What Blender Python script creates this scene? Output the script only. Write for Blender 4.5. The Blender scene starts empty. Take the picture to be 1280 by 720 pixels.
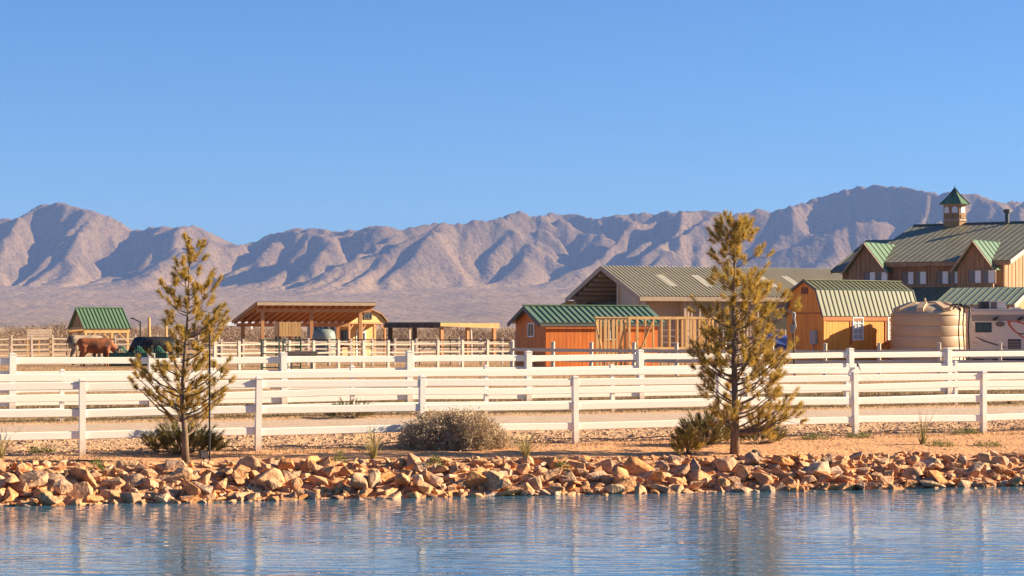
import bpy, bmesh, math, random
import numpy as np
from mathutils import Vector, Matrix
R = math.radians
random.seed(7); rng = np.random.default_rng(7)
sc = bpy.context.scene
col = sc.collection

# ------------------------------------------------------------------ camera, sky, sun, exposure
F = 2500.0; HOR = 408.0; CZ = 3.0          # focal length in px of a 1280 frame, horizon row, eye height above the water
cam = bpy.data.cameras.new('camera'); cam.sensor_width = 36; cam.lens = 36*F/1280
cam.shift_y = (HOR-360)/1280; cam.clip_end = 40000; cam.clip_start = .5
cam_o = bpy.data.objects.new('camera', cam); col.objects.link(cam_o)
cam_o.location = (0, 0, CZ); cam_o.rotation_euler = (R(90), 0, 0); sc.camera = cam_o
SUN_AZ, SUN_EL = R(10), R(22)              # azimuth from +X towards +Y
sd = Vector((math.cos(SUN_EL)*math.cos(SUN_AZ), math.cos(SUN_EL)*math.sin(SUN_AZ), math.sin(SUN_EL)))
w = bpy.data.worlds.new('World'); sc.world = w; w.use_nodes = True
nt = w.node_tree; bg = nt.nodes['Background']
sky = nt.nodes.new('ShaderNodeTexSky'); sky.sky_type = 'NISHITA'; sky.sun_disc = False
sky.sun_elevation = SUN_EL; sky.sun_rotation = R(90)-SUN_AZ
sky.altitude = 1200; sky.air_density = 1.0; sky.dust_density = 0.7; sky.ozone_density = 2.5
tint = nt.nodes.new('ShaderNodeMix'); tint.data_type = 'RGBA'; tint.blend_type = 'MULTIPLY'; tint.inputs[0].default_value = 1
tint.inputs[7].default_value = (.33, .61, .93, 1)          # clear, dry desert air: deeper blue than the model's
nt.links.new(sky.outputs[0], tint.inputs[6]); nt.links.new(tint.outputs[2], bg.inputs[0]); bg.inputs[1].default_value = 0.05
sun = bpy.data.lights.new('sun', 'SUN'); sun.energy = 5.0; sun.angle = R(.5); sun.color = (1, .83, .58)
sun_o = bpy.data.objects.new('sun', sun); col.objects.link(sun_o)
sun_o.rotation_euler = sd.to_track_quat('Z', 'Y').to_euler()
sc.view_settings.view_transform = 'Standard'; sc.view_settings.look = 'None'
sc.view_settings.exposure = 1.7; sc.view_settings.gamma = 1.0

# ------------------------------------------------------------------ helpers
def fract_noise(x, y, seed=0):
    xi = np.floor(x).astype(np.int64); yi = np.floor(y).astype(np.int64); xf = x-xi; yf = y-yi
    def h(a, b):
        n = (a*374761393 + b*668265263 + seed*982451653) & 0x7fffffff
        n = ((n ^ (n >> 13))*1274126177) & 0x7fffffff
        return ((n ^ (n >> 16)) & 0xffff)/65535.0
    u = xf*xf*xf*(xf*(xf*6-15)+10); v = yf*yf*yf*(yf*(yf*6-15)+10)
    return (h(xi, yi)*(1-u)+h(xi+1, yi)*u)*(1-v)+(h(xi, yi+1)*(1-u)+h(xi+1, yi+1)*u)*v
def fbm(x, y, o=4, seed=0):
    a = .5; t = 0; s = 0
    for k in range(o):
        t = t+a*fract_noise(x*2**k, y*2**k, seed+k); s += a; a *= .5
    return t/s
def sstep(a, b, v):
    t = np.clip((v-a)/(b-a), 0, 1); return t*t*(3-2*t)
FX, FY = .9219, .3875                                     # direction of the white fences
def gz(x, y):
    x = np.asarray(x, float); y = np.asarray(y, float)
    t = -(x+8.58)*.2245+(y-33.5)*.9744 + (fbm(x*.35, y*.35, 2, 3)-.5)*.5
    s = -FY*x+FX*y
    zt = .50-.006*np.clip(x, -12, 12)
    zb = np.where(t < 2.1, np.interp(t, [-14, -1.6, -.3, 0, 1.5, 2.1], [-1.8, -.75, -.15, 0, .93, 1.0]), 1.0)
    zb = np.where(zb > 0, zb*zt, zb)
    zs = np.interp(s, [30, 37.6, 38.3, 39.8, 41.0, 45.2, 46.4, 51.2, 60, 100, 160, 1000], [.55, .57, .6, .74, .78, .8, .83, .9, .95, 1.08, 1.1, 1.1])
    wgt = sstep(2.1, 4.1, t)
    z = zb*(1-wgt)+zs*wgt
    near = np.clip(1-(y-60)/60, 0, 1)*(t > -.5)
    bank = sstep(38.1, 38.8, s)*(1-sstep(40.6, 41.1, s))
    rd = sstep(41.0, 41.4, s)*(1-sstep(45.0, 45.3, s))
    amp = (.05+.09*bank)*(1-rd)*near
    return z+(fbm(x*2.2, y*2.2, 4, 11)-.5)*amp+(fbm(x*.12, y*.12, 2, 5)-.5)*.12*sstep(50, 60, s)*(1-sstep(80, 100, s))
def g1(x, y): return float(gz(np.array([x]), np.array([y]))[0])
def at(px, d): return Vector(((px-640)/F*d, d, g1((px-640)/F*d, d)))
def zpx(py, d): return CZ-(py-HOR)*d/F
def reach(p, dirv, px):                                   # length along dirv from p until it is seen at column px
    k = (px-640)/F
    return (k*p.y-p.x)/(dirv[0]-k*dirv[1])

def tag(o, label=None, cat=None, group=None, kind=None):
    if label: o['label'] = label
    if cat: o['category'] = cat
    if group: o['group'] = group
    if kind: o['kind'] = kind
    return o
def empty(name, loc, rz=0, **k):
    o = bpy.data.objects.new(name, None); col.objects.link(o); o.location = loc; o.rotation_euler = (0, 0, rz)
    o.empty_display_size = .2
    return tag(o, **k)
def link(name, me, parent=None, loc=(0, 0, 0), rot=(0, 0, 0), scale=(1, 1, 1)):
    o = bpy.data.objects.new(name, me); col.objects.link(o); o.parent = parent
    o.location = loc; o.rotation_euler = rot; o.scale = scale
    return o
def np_mesh(name, v, f, mat, smooth=False):
    v = np.asarray(v, np.float32); f = np.asarray(f, np.int32); n = f.shape[1]
    me = bpy.data.meshes.new(name); me.vertices.add(len(v)); me.vertices.foreach_set('co', v.ravel())
    me.loops.add(f.size); me.loops.foreach_set('vertex_index', f.ravel())
    me.polygons.add(len(f)); me.polygons.foreach_set('loop_start', np.arange(0, f.size, n, dtype=np.int32))
    me.polygons.foreach_set('use_smooth', np.full(len(f), smooth))
    me.update(calc_edges=True); me.materials.append(mat)
    return me
class MB:
    def __init__(s): s.v = []; s.f = []
    def add(s, v, f):
        b = len(s.v); s.v += [tuple(p) for p in v]; s.f += [tuple(i+b for i in q) for q in f]; return s
    def box(s, x0, x1, y0, y1, z0, z1):
        return s.add([(x0, y0, z0), (x1, y0, z0), (x1, y1, z0), (x0, y1, z0), (x0, y0, z1), (x1, y0, z1), (x1, y1, z1), (x0, y1, z1)],
                     [(0, 3, 2, 1), (4, 5, 6, 7), (0, 1, 5, 4), (1, 2, 6, 5), (2, 3, 7, 6), (3, 0, 4, 7)])
    def ext(s, poly, vec):                               # polygon of 3-D points pushed along vec
        n = len(poly); p = [Vector(q) for q in poly]; vec = Vector(vec)
        return s.add(p+[q+vec for q in p], [tuple(range(n))[::-1], tuple(range(n, 2*n))]+[(i, (i+1) % n, n+(i+1) % n, n+i) for i in range(n)])
    def beam(s, a, b, w_, h_, up=(0, 0, 1)):             # square bar from a to b
        a, b = Vector(a), Vector(b); d = (b-a).normalized(); up = Vector(up)
        if abs(d.dot(up)) > .98: up = Vector((0, 1, 0))
        x = d.cross(up).normalized()*w_/2; z = x.cross(d).normalized()*h_/2
        return s.ext([a-x-z, a+x-z, a+x+z, a-x+z], b-a)
    def tube(s, a, b, r0, r1=None, n=8, caps=True):
        r1 = r0 if r1 is None else r1; a, b = Vector(a), Vector(b); d = (b-a).normalized()
        u = d.cross(Vector((0, 0, 1)) if abs(d.z) < .9 else Vector((1, 0, 0))).normalized(); w_ = d.cross(u)
        v = [c+(u*math.cos(t)+w_*math.sin(t))*r for c, r in ((a, r0), (b, r1)) for t in [2*math.pi*i/n for i in range(n)]]
        return s.add(v, [(i, (i+1) % n, n+(i+1) % n, n+i) for i in range(n)]+([tuple(range(n))[::-1], tuple(range(n, 2*n))] if caps else []))
    def path(s, pts, radii, n=7):
        pts = [Vector(p) for p in pts]; v = []; m = len(pts); ref = Vector((.3, .8, .5))
        for i, p in enumerate(pts):
            d = (pts[min(i+1, m-1)]-pts[max(i-1, 0)]).normalized(); u = d.cross(ref)
            if u.length < .05: u = d.cross(Vector((1, 0, 0)))
            u.normalize(); w_ = d.cross(u)
            v += [p+(u*math.cos(2*math.pi*k/n)+w_*math.sin(2*math.pi*k/n))*radii[i] for k in range(n)]
        f = [(i*n+k, i*n+(k+1) % n, (i+1)*n+(k+1) % n, (i+1)*n+k) for i in range(m-1) for k in range(n)]
        return s.add(v, f+[tuple(range(n))[::-1], tuple(range((m-1)*n, m*n))])
    def lathe(s, prof, n=32, c=(0, 0, 0)):
        v = [(c[0]+r*math.cos(2*math.pi*k/n), c[1]+r*math.sin(2*math.pi*k/n), c[2]+z) for r, z in prof for k in range(n)]
        m = len(prof)
        f = [(i*n+k, i*n+(k+1) % n, (i+1)*n+(k+1) % n, (i+1)*n+k) for i in range(m-1) for k in range(n)]
        return s.add(v, f+[tuple(range(n))[::-1], tuple(range((m-1)*n, m*n))])
    def mesh(s, name, mat, smooth=False):
        me = bpy.data.meshes.new(name); me.from_pydata(s.v, [], s.f)
        bm = bmesh.new(); bm.from_mesh(me); bmesh.ops.recalc_face_normals(bm, faces=bm.faces); bm.to_mesh(me); bm.free()
        if smooth:
            me.polygons.foreach_set('use_smooth', [True]*len(me.polygons))
        me.materials.append(mat); return me
    def build(s, name, mat, parent=None, smooth=False, kind=None, **k):
        o = link(name, s.mesh(name, mat, smooth), parent, **k)
        if kind: o['kind'] = kind
        return o

# ------------------------------------------------------------------ materials
M = {}
def mat(name, c, c2=None, scale=4., rough=.7, metal=0., bump=0., bscale=None, spec=.3, rand=0., rc=None, grain=None, detail=5, lo=.35, hi=.65, transl=0., island=False):
    m = bpy.data.materials.new(name); m.use_nodes = True; n = m.node_tree.nodes; l = m.node_tree.links
    b = n['Principled BSDF']; b.inputs['Roughness'].default_value = rough; b.inputs['Metallic'].default_value = metal
    b.inputs['Specular IOR Level'].default_value = spec; b.inputs['Base Color'].default_value = (*c, 1)
    tc = n.new('ShaderNodeTexCoord'); src = tc.outputs['Object']
    if grain:
        mp = n.new('ShaderNodeMapping'); mp.inputs['Scale'].default_value = grain; l.new(src, mp.inputs[0]); src = mp.outputs[0]
    if c2:
        no = n.new('ShaderNodeTexNoise'); no.inputs['Scale'].default_value = scale; no.inputs['Detail'].default_value = detail
        l.new(src, no.inputs['Vector'])
        ra = n.new('ShaderNodeValToRGB'); ra.color_ramp.elements[0].position = lo; ra.color_ramp.elements[1].position = hi
        ra.color_ramp.elements[0].color = (*c, 1); ra.color_ramp.elements[1].color = (*c2, 1)
        l.new(no.outputs[0], ra.inputs[0]); out = ra.outputs[0]
        if rand or rc:
            oi = n.new('ShaderNodeNewGeometry' if island else 'ShaderNodeObjectInfo')
            if rc:
                rr = n.new('ShaderNodeValToRGB'); rr.color_ramp.interpolation = 'LINEAR'
                while len(rr.color_ramp.elements) < len(rc): rr.color_ramp.elements.new(.5)
                for i, q in enumerate(rc):
                    rr.color_ramp.elements[i].position = i/(len(rc)-1); rr.color_ramp.elements[i].color = (*q, 1)
                l.new(oi.outputs['Random Per Island' if island else 'Random'], rr.inputs[0])
                mx = n.new('ShaderNodeMix'); mx.data_type = 'RGBA'; mx.blend_type = 'MULTIPLY'; mx.inputs[0].default_value = 1
                l.new(out, mx.inputs[6]); l.new(rr.outputs[0], mx.inputs[7]); out = mx.outputs[2]
        l.new(out, b.inputs['Base Color'])
        if transl:
            t = n.new('ShaderNodeBsdfTranslucent'); l.new(out, t.inputs[0]); mxs = n.new('ShaderNodeMixShader'); mxs.inputs[0].default_value = transl
            l.new(b.outputs[0], mxs.inputs[1]); l.new(t.outputs[0], mxs.inputs[2]); l.new(mxs.outputs[0], n['Material Output'].inputs[0])
    if bump:
        nb = n.new('ShaderNodeTexNoise'); nb.inputs['Scale'].default_value = bscale or scale*3; nb.inputs['Detail'].default_value = 6
        l.new(src, nb.inputs['Vector']); bp = n.new('ShaderNodeBump'); bp.inputs['Strength'].default_value = 1; bp.inputs['Distance'].default_value = bump
        l.new(nb.outputs[0], bp.inputs['Height']); l.new(bp.outputs[0], b.inputs['Normal'])
    M[name] = m; return m
V = (1, 1, .12)
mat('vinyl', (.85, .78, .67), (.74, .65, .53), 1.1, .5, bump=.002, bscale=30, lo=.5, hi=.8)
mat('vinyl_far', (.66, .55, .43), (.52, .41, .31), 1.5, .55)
mat('vinyl_post', (.85, .78, .67), (.76, .67, .55), 1.3, .5, bump=.002, bscale=30, lo=.45, hi=.75)
mat('rail_tan', (.60, .46, .34), (.46, .34, .24), 2, .7)
mat('lumber', (.62, .38, .15), (.50, .29, .11), 3, .7, grain=V)
mat('cedar', (.50, .25, .105), (.40, .185, .075), 3, .7, grain=V)
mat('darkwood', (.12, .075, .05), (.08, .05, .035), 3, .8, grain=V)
mat('orange', (.74, .205, .032), (.58, .15, .026), 2.2, .6, grain=(1.5, 1.5, .25), bump=.003, bscale=25)
mat('amber', (.76, .31, .045), (.62, .24, .036), 2.2, .6, grain=(1.5, 1.5, .25), bump=.003, bscale=25)
mat('amber_trim', (.42, .14, .03), (.36, .11, .025), 2.2, .55)
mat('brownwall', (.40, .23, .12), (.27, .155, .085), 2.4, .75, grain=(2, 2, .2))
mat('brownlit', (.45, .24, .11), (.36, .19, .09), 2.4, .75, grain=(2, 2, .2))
mat('yellow', (.60, .40, .15), (.54, .35, .12), 2, .6)
mat('tanwall', (.56, .42, .28), (.50, .37, .25), 1.2, .6)
mat('palewall', (.45, .40, .33), (.40, .35, .28), 1.2, .6)
mat('roof_green', (.105, .175, .09), (.125, .20, .105), 1.2, .38, spec=.5, lo=.3, hi=.7)
mat('roof_sage', (.14, .148, .085), (.165, .172, .10), 1.0, .55, spec=.2)
mat('roof_shed', (.10, .17, .10), (.15, .20, .125), 1.0, .36, spec=.6)
mat('roof_olive', (.34, .295, .20), (.38, .33, .23), .8, .45, spec=.5)
mat('roof_lodge', (.16, .14, .085), (.20, .175, .105), .9, .5, spec=.4)
mat('roof_annex', (.42, .38, .23), (.34, .34, .20), .6, .5)
mat('roof_dark', (.05, .052, .055), (.075, .075, .075), 3, .8)
mat('seam_dark', (.03, .06, .04), None, rough=.5)
mat('seam_brown', (.05, .04, .018), None, rough=.6)
mat('seam_olive', (.045, .048, .035), None, rough=.5)
mat('skylight', (.48, .43, .33), (.44, .39, .3), 2, .4)
mat('trim_tan', (.50, .36, .24), (.42, .30, .2), 2, .6)
mat('trim_pale', (.58, .42, .32), (.5, .36, .27), 2, .6)
mat('trim_grey', (.10, .11, .10), None, rough=.6)
mat('white', (.80, .78, .75), (.74, .71, .68), 2, .5)
mat('curtain', (.42, .42, .43), (.36, .36, .38), 3, .8)
mat('glass', (.03, .035, .045), None, rough=.06, spec=.6)
mat('screen', (.16, .15, .15), (.20, .19, .18), 9, .5)
mat('interior_shade', (.06, .05, .04), (.085, .07, .055), 2, .9)  # near-black brown standing in for the shade indoors
mat('tank', (.52, .36, .215), (.47, .32, .19), 1.0, .5, spec=.4, grain=(1, 1, .3))
mat('greytank', (.22, .25, .21), (.18, .21, .18), 1.4, .5)
mat('rv', (.56, .50, .46), (.52, .46, .42), 1, .35, spec=.5)
mat('rv_band', (.24, .215, .20), None, rough=.4)
mat('red_decal', (.45, .10, .06), None, rough=.4)
mat('grey_decal', (.12, .10, .10), None, rough=.4)
mat('black', (.02, .02, .022), (.035, .033, .03), 5, .5)
mat('steel', (.30, .31, .31), (.20, .2, .2), 4, .45, metal=.5)
mat('panel_grey', (.33, .31, .30), None, rough=.45)
mat('feeder', (.012, .06, .035), (.02, .08, .05), 4, .4)
mat('hoop', (.03, .11, .07), (.16, .24, .17), 3, .35, lo=.5, hi=.7)
mat('hide_rust', (.06, .022, .012), (.30, .085, .022), 2.6, .75, bump=.02, bscale=30, lo=.36, hi=.58)
mat('hide_grey', (.08, .065, .055), (.38, .28, .18), 1.6, .8, lo=.42, hi=.58)
mat('hide_black', (.012, .011, .012), (.03, .025, .022), 3, .6)
mat('blue', (.03, .06, .22), (.05, .09, .28), 2, .6)
mat('soil_pipe', (.05, .045, .04), None, rough=.6)
mat('bird', (.22, .20, .19), (.10, .09, .09), 20, .8)
mat('bark', (.23, .15, .095), (.14, .09, .055), 12, .9, bump=.012, bscale=30, grain=(1, 1, .35))
mat('needle', (.37, .265, .06), (.63, .415, .105), 2.6, .6, transl=.45, lo=.3, hi=.7, island=True, rc=[(1, 1, 1), (.66, .70, .62), (1.15, 1.02, .85), (.82, .88, .75), (1.1, .9, .7)])
mat('needle_dark', (.12, .10, .036), (.24, .18, .06), 3, .6, transl=.25, island=True, rc=[(1, 1, 1), (.66, .70, .62), (1.15, 1.02, .85), (.82, .88, .75), (1.1, .9, .7)])
mat('saltbush', (.62, .465, .31), (.45, .335, .22), 5, .8, transl=.2, island=True, rc=[(1, 1, 1), (.7, .7, .66), (1.1, 1.05, 1), (.85, .9, .8)])
mat('twig', (.22, .15, .10), (.13, .09, .06), 6, .9)
mat('brush', (.36, .25, .175), (.25, .175, .125), .25, .9, island=True, rc=[(1, 1, 1), (.6, .6, .6), (1.2, 1.1, 1), (.85, .85, .85)])
mat('brush_green', (.05, .065, .035), (.08, .085, .04), .3, .9)
mat('grass', (.42, .32, .13), (.28, .24, .09), 5, .8, transl=.3)
mat('weed', (.12, .15, .035), (.20, .20, .06), 5, .8, transl=.3)
mat('straw', (.46, .32, .16), (.34, .22, .10), 3, .9, transl=.2)
mat('rock', (1.0, .97, .93), (.55, .50, .47), 5.0, .85, bump=.03, bscale=9, lo=.38, hi=.68,
    rc=(ROCKC := [(.70, .30, .10), (.58, .35, .19), (.72, .345, .14), (.43, .29, .19), (.74, .31, .095), (.62, .45, .31), (.56, .26, .105), (.68, .40, .21)]))
mat('gravel', (.56, .35, .205), (.42, .26, .155), 6, .9)
mat('road', (.50, .36, .25), (.43, .305, .21), 2.2, .95, bump=.02, bscale=14)

def splash(m):                                            # soil splashed up the foot of the posts
    n = m.node_tree.nodes; l = m.node_tree.links; b = n['Principled BSDF']; src = b.inputs['Base Color'].links[0].from_socket
    tc = n.new('ShaderNodeTexCoord'); sx = n.new('ShaderNodeSeparateXYZ'); l.new(tc.outputs['Object'], sx.inputs[0])
    no = n.new('ShaderNodeTexNoise'); no.inputs['Scale'].default_value = 9; l.new(tc.outputs['Object'], no.inputs['Vector'])
    a = n.new('ShaderNodeMath'); a.operation = 'MULTIPLY_ADD'; l.new(no.outputs[0], a.inputs[0]); a.inputs[1].default_value = -.5; l.new(sx.outputs[2], a.inputs[2])
    r = n.new('ShaderNodeMapRange'); r.inputs[1].default_value = -.25; r.inputs[2].default_value = .15; r.inputs[3].default_value = .65; r.inputs[4].default_value = 0; l.new(a.outputs[0], r.inputs[0])
    x = n.new('ShaderNodeMix'); x.data_type = 'RGBA'; l.new(r.outputs[0], x.inputs[0]); l.new(src, x.inputs[6]); x.inputs[7].default_value = (.42, .25, .14, 1); l.new(x.outputs[2], b.inputs['Base Color'])
splash(M['vinyl_post'])
def ground_mat():
    m = bpy.data.materials.new('dirt'); m.use_nodes = True; n = m.node_tree.nodes; l = m.node_tree.links; b = n['Principled BSDF']
    b.inputs['Roughness'].default_value = .95; b.inputs['Specular IOR Level'].default_value = .1
    geo = n.new('ShaderNodeNewGeometry'); P = geo.outputs['Position']
    def noise(sc_, det=6, stretch=None):
        q = n.new('ShaderNodeTexNoise'); q.inputs['Scale'].default_value = sc_; q.inputs['Detail'].default_value = det
        if stretch:
            mp = n.new('ShaderNodeMapping'); mp.inputs['Scale'].default_value = stretch; l.new(P, mp.inputs[0]); l.new(mp.outputs[0], q.inputs['Vector'])
        else: l.new(P, q.inputs['Vector'])
        return q.outputs[0]
    def ramp(v, a, b_, ca, cb):
        r = n.new('ShaderNodeValToRGB'); r.color_ramp.elements[0].position = a; r.color_ramp.elements[1].position = b_
        r.color_ramp.elements[0].color = (*ca, 1); r.color_ramp.elements[1].color = (*cb, 1); l.new(v, r.inputs[0]); return r.outputs[0]
    def mix(f, a, b_):
        x = n.new('ShaderNodeMix'); x.data_type = 'RGBA'; l.new(f, x.inputs[0]); l.new(a, x.inputs[6]); l.new(b_, x.inputs[7]); return x.outputs[2]
    dot = n.new('ShaderNodeVectorMath'); dot.operation = 'DOT_PRODUCT'; l.new(P, dot.inputs[0]); dot.inputs[1].default_value = (-FY, FX, 0)
    s = dot.outputs['Value']
    wob = n.new('ShaderNodeMath'); wob.operation = 'MULTIPLY_ADD'; l.new(noise(.6), wob.inputs[0]); wob.inputs[1].default_value = 3.0; l.new(s, wob.inputs[2])
    def band(a, b_):
        r = n.new('ShaderNodeMapRange'); r.inputs[1].default_value = a+1.5; r.inputs[2].default_value = b_+1.5; l.new(wob.outputs[0], r.inputs[0]); return r.outputs[0]
    shore = ramp(noise(1.1, 7), .32, .68, (.62, .315, .145), (.52, .27, .13))
    bank = ramp(noise(3.0, 8), .35, .65, (.56, .35, .20), (.46, .28, .16))
    past = ramp(noise(.5, 8), .35, .65, (.46, .27, .14), (.35, .215, .11))
    grass = ramp(noise(2.5, 8, (.3, 1, 1)), .45, .7, (.36, .235, .12), (.20, .16, .07))
    far = ramp(noise(.02, 8), .35, .65, (.42, .275, .15), (.33, .215, .12))
    c = mix(band(37.4, 38.6), shore, bank); c = mix(band(45.4, 46.4), c, grass); c = mix(band(53, 58), c, past); c = mix(band(130, 200), c, far)
    # hoof-worn, dark damp patches in the paddock
    l.new(c, b.inputs['Base Color'])
    nb = n.new('ShaderNodeTexNoise'); nb.inputs['Scale'].default_value = 9; nb.inputs['Detail'].default_value = 8; l.new(P, nb.inputs['Vector'])
    bp = n.new('ShaderNodeBump'); bp.inputs['Distance'].default_value = .05; l.new(nb.outputs[0], bp.inputs['Height']); l.new(bp.outputs[0], b.inputs['Normal'])
    return m
def mountain_mat(ca, cb, name='desert_rock'):
    m = bpy.data.materials.new(name); m.use_nodes = True; n = m.node_tree.nodes; l = m.node_tree.links; b = n['Principled BSDF']
    b.inputs['Roughness'].default_value = .95; b.inputs['Specular IOR Level'].default_value = .05
    geo = n.new('ShaderNodeNewGeometry'); P = geo.outputs['Position']
    def nz(s_, d_):
        q = n.new('ShaderNodeTexNoise'); q.inputs['Scale'].default_value = s_; q.inputs['Detail'].default_value = d_; l.new(P, q.inputs['Vector']); return q.outputs[0]
    def ramp(v, a, b_, ca, cb):
        r = n.new('ShaderNodeValToRGB'); r.color_ramp.elements[0].position = a; r.color_ramp.elements[1].position = b_
        r.color_ramp.elements[0].color = (*ca, 1); r.color_ramp.elements[1].color = (*cb, 1); l.new(v, r.inputs[0]); return r.outputs[0]
    rk = ramp(nz(.004, 8), .35, .65, ca, cb); al = ramp(nz(.004, 8), .35, .65, (.355, .222, .108), (.27, .172, .085))   # bare rock above, pale alluvium on the low fans
    sz = n.new('ShaderNodeSeparateXYZ'); l.new(P, sz.inputs[0]); hz = n.new('ShaderNodeMath'); hz.operation = 'MULTIPLY_ADD'; l.new(nz(.006, 6), hz.inputs[0]); hz.inputs[1].default_value = 130; l.new(sz.outputs[2], hz.inputs[2])
    mr = n.new('ShaderNodeMapRange'); mr.inputs[1].default_value = 165; mr.inputs[2].default_value = 265; l.new(hz.outputs[0], mr.inputs[0])
    xm = n.new('ShaderNodeMix'); xm.data_type = 'RGBA'; l.new(mr.outputs[0], xm.inputs[0]); l.new(al, xm.inputs[6]); l.new(rk, xm.inputs[7]); a = xm.outputs[2]
    d = ramp(nz(.10, 8), .46, .62, (1, 1, 1), (.62, .62, .60))
    x = n.new('ShaderNodeMix'); x.data_type = 'RGBA'; x.blend_type = 'MULTIPLY'; x.inputs[0].default_value = 1; l.new(a, x.inputs[6]); l.new(d, x.inputs[7])
    l.new(x.outputs[2], b.inputs['Base Color'])
    bp = n.new('ShaderNodeBump'); bp.inputs['Distance'].default_value = 9; l.new(nz(.03, 8), bp.inputs['Height']); l.new(bp.outputs[0], b.inputs['Normal'])
    return m
def water_mat():
    m = bpy.data.materials.new('pond_water'); m.use_nodes = True; n = m.node_tree.nodes; l = m.node_tree.links; b = n['Principled BSDF']
    b.inputs['Base Color'].default_value = (.05, .12, .18, 1); b.inputs['Roughness'].default_value = .025; b.inputs['IOR'].default_value = 1.33
    b.inputs['Specular IOR Level'].default_value = .5
    geo = n.new('ShaderNodeNewGeometry')
    def nz(sx, sy, s_, d_):
        mp = n.new('ShaderNodeMapping'); mp.inputs['Scale'].default_value = (sx, sy, 1); mp.inputs['Rotation'].default_value = (0, 0, R(8))
        l.new(geo.outputs['Position'], mp.inputs[0])
        q = n.new('ShaderNodeTexNoise'); q.inputs['Scale'].default_value = s_; q.inputs['Detail'].default_value = d_; l.new(mp.outputs[0], q.inputs['Vector']); return q.outputs[0]
    a1 = n.new('ShaderNodeMath'); a1.operation = 'MULTIPLY_ADD'; l.new(nz(.42, 1.5, 3.0, 1.5), a1.inputs[0]); a1.inputs[1].default_value = 1.0
    a2 = n.new('ShaderNodeMath'); a2.operation = 'MULTIPLY'; l.new(nz(.7, 1.3, 11, 2), a2.inputs[0]); a2.inputs[1].default_value = .12
    l.new(a2.outputs[0], a1.inputs[2])
    mr = n.new('ShaderNodeMapRange'); mr.inputs[1].default_value = .38; mr.inputs[2].default_value = .62; mr.inputs[3].default_value = .35; mr.inputs[4].default_value = 1.0; l.new(nz(.10, .35, 1.0, 2), mr.inputs[0])
    bp = n.new('ShaderNodeBump'); bp.inputs['Distance'].default_value = .021; l.new(mr.outputs[0], bp.inputs['Strength']); l.new(a1.outputs[0], bp.inputs['Height']); l.new(bp.outputs[0], b.inputs['Normal'])
    return m

# ------------------------------------------------------------------ ground, road, pond
def axis(fine0, fine1, step, lo, hi, g):
    a = list(np.arange(fine0, fine1, step)); s = step; v = fine0; left = []
    while v > lo: s *= g; v -= s; left.append(max(v, lo))
    s = step; v = a[-1]; right = []
    while v < hi: s *= g; v += s; right.append(min(v, hi))
    return np.array(left[::-1]+a+right)
def grid(name, xs, ys, zf, m, smooth=True):
    X, Y = np.meshgrid(xs, ys); Z = zf(X, Y); nx = len(xs); ny = len(ys)
    i = np.arange(nx*ny).reshape(ny, nx)
    f = np.stack([i[:-1, :-1], i[:-1, 1:], i[1:, 1:], i[1:, :-1]], -1).reshape(-1, 4)
    return np_mesh(name, np.stack([X, Y, Z], -1).reshape(-1, 3), f, m, smooth)
xs = axis(-14, 15, .13, -9000, 9000, 1.16); ys = axis(31.5, 56, .13, -60, 12000, 1.12)
tag(link('ground', grid('ground', xs, ys, gz, ground_mat())), kind='structure')
us = np.arange(-40, 60, .5); ws = np.arange(41.15, 45.2, .25)
U, S_ = np.meshgrid(us, ws); RX = U*FX-S_*FY; RY = U*FY+S_*FX
RZ = gz(RX, RY)+.02-np.where((S_ < 41.2) | (S_ > 44.9), .05, 0)
i = np.arange(U.size).reshape(U.shape); f = np.stack([i[:-1, :-1], i[:-1, 1:], i[1:, 1:], i[1:, :-1]], -1).reshape(-1, 4)
tag(link('gravel_road', np_mesh('gravel_road', np.stack([RX, RY, RZ], -1).reshape(-1, 3), f, M['road'], True)), kind='structure')
mw = MB(); mw.add([(-60, -55, 0), (60, -55, 0), (60, 52, 0), (-60, 24.5, 0)], [(0, 1, 2, 3)])
tag(mw.build('pond_water', water_mat()), kind='structure')

# ------------------------------------------------------------------ mountains: eroded range whose crest follows the real skyline
SKY = [(-900, 300), (-500, 284), (-250, 270), (-120, 285), (0, 276), (15, 278), (30, 270), (50, 262), (75, 258), (95, 261), (115, 267), (135, 274), (150, 283), (165, 290), (185, 289), (205, 286), (225, 284), (240, 284), (255, 290), (270, 299), (285, 307), (297, 311), (310, 309), (325, 303), (340, 297), (360, 293), (380, 288), (395, 287), (410, 290), (430, 292), (450, 290), (468, 287), (485, 289), (500, 292), (520, 288), (545, 282), (580, 281), (600, 279), (620, 276), (635, 272), (650, 269), (665, 272), (685, 272), (700, 269), (720, 273), (745, 277), (780, 273), (810, 270), (845, 267), (870, 268), (890, 269), (915, 273), (930, 270), (945, 266), (965, 269), (985, 263), (1005, 257), (1030, 249), (1055, 240), (1075, 234), (1095, 235), (1115, 236), (1140, 241), (1165, 244), (1185, 246), (1205, 243), (1220, 247), (1240, 254), (1260, 258), (1280, 254), (1400, 262), (1600, 250), (1900, 280), (2300, 300)]
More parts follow.
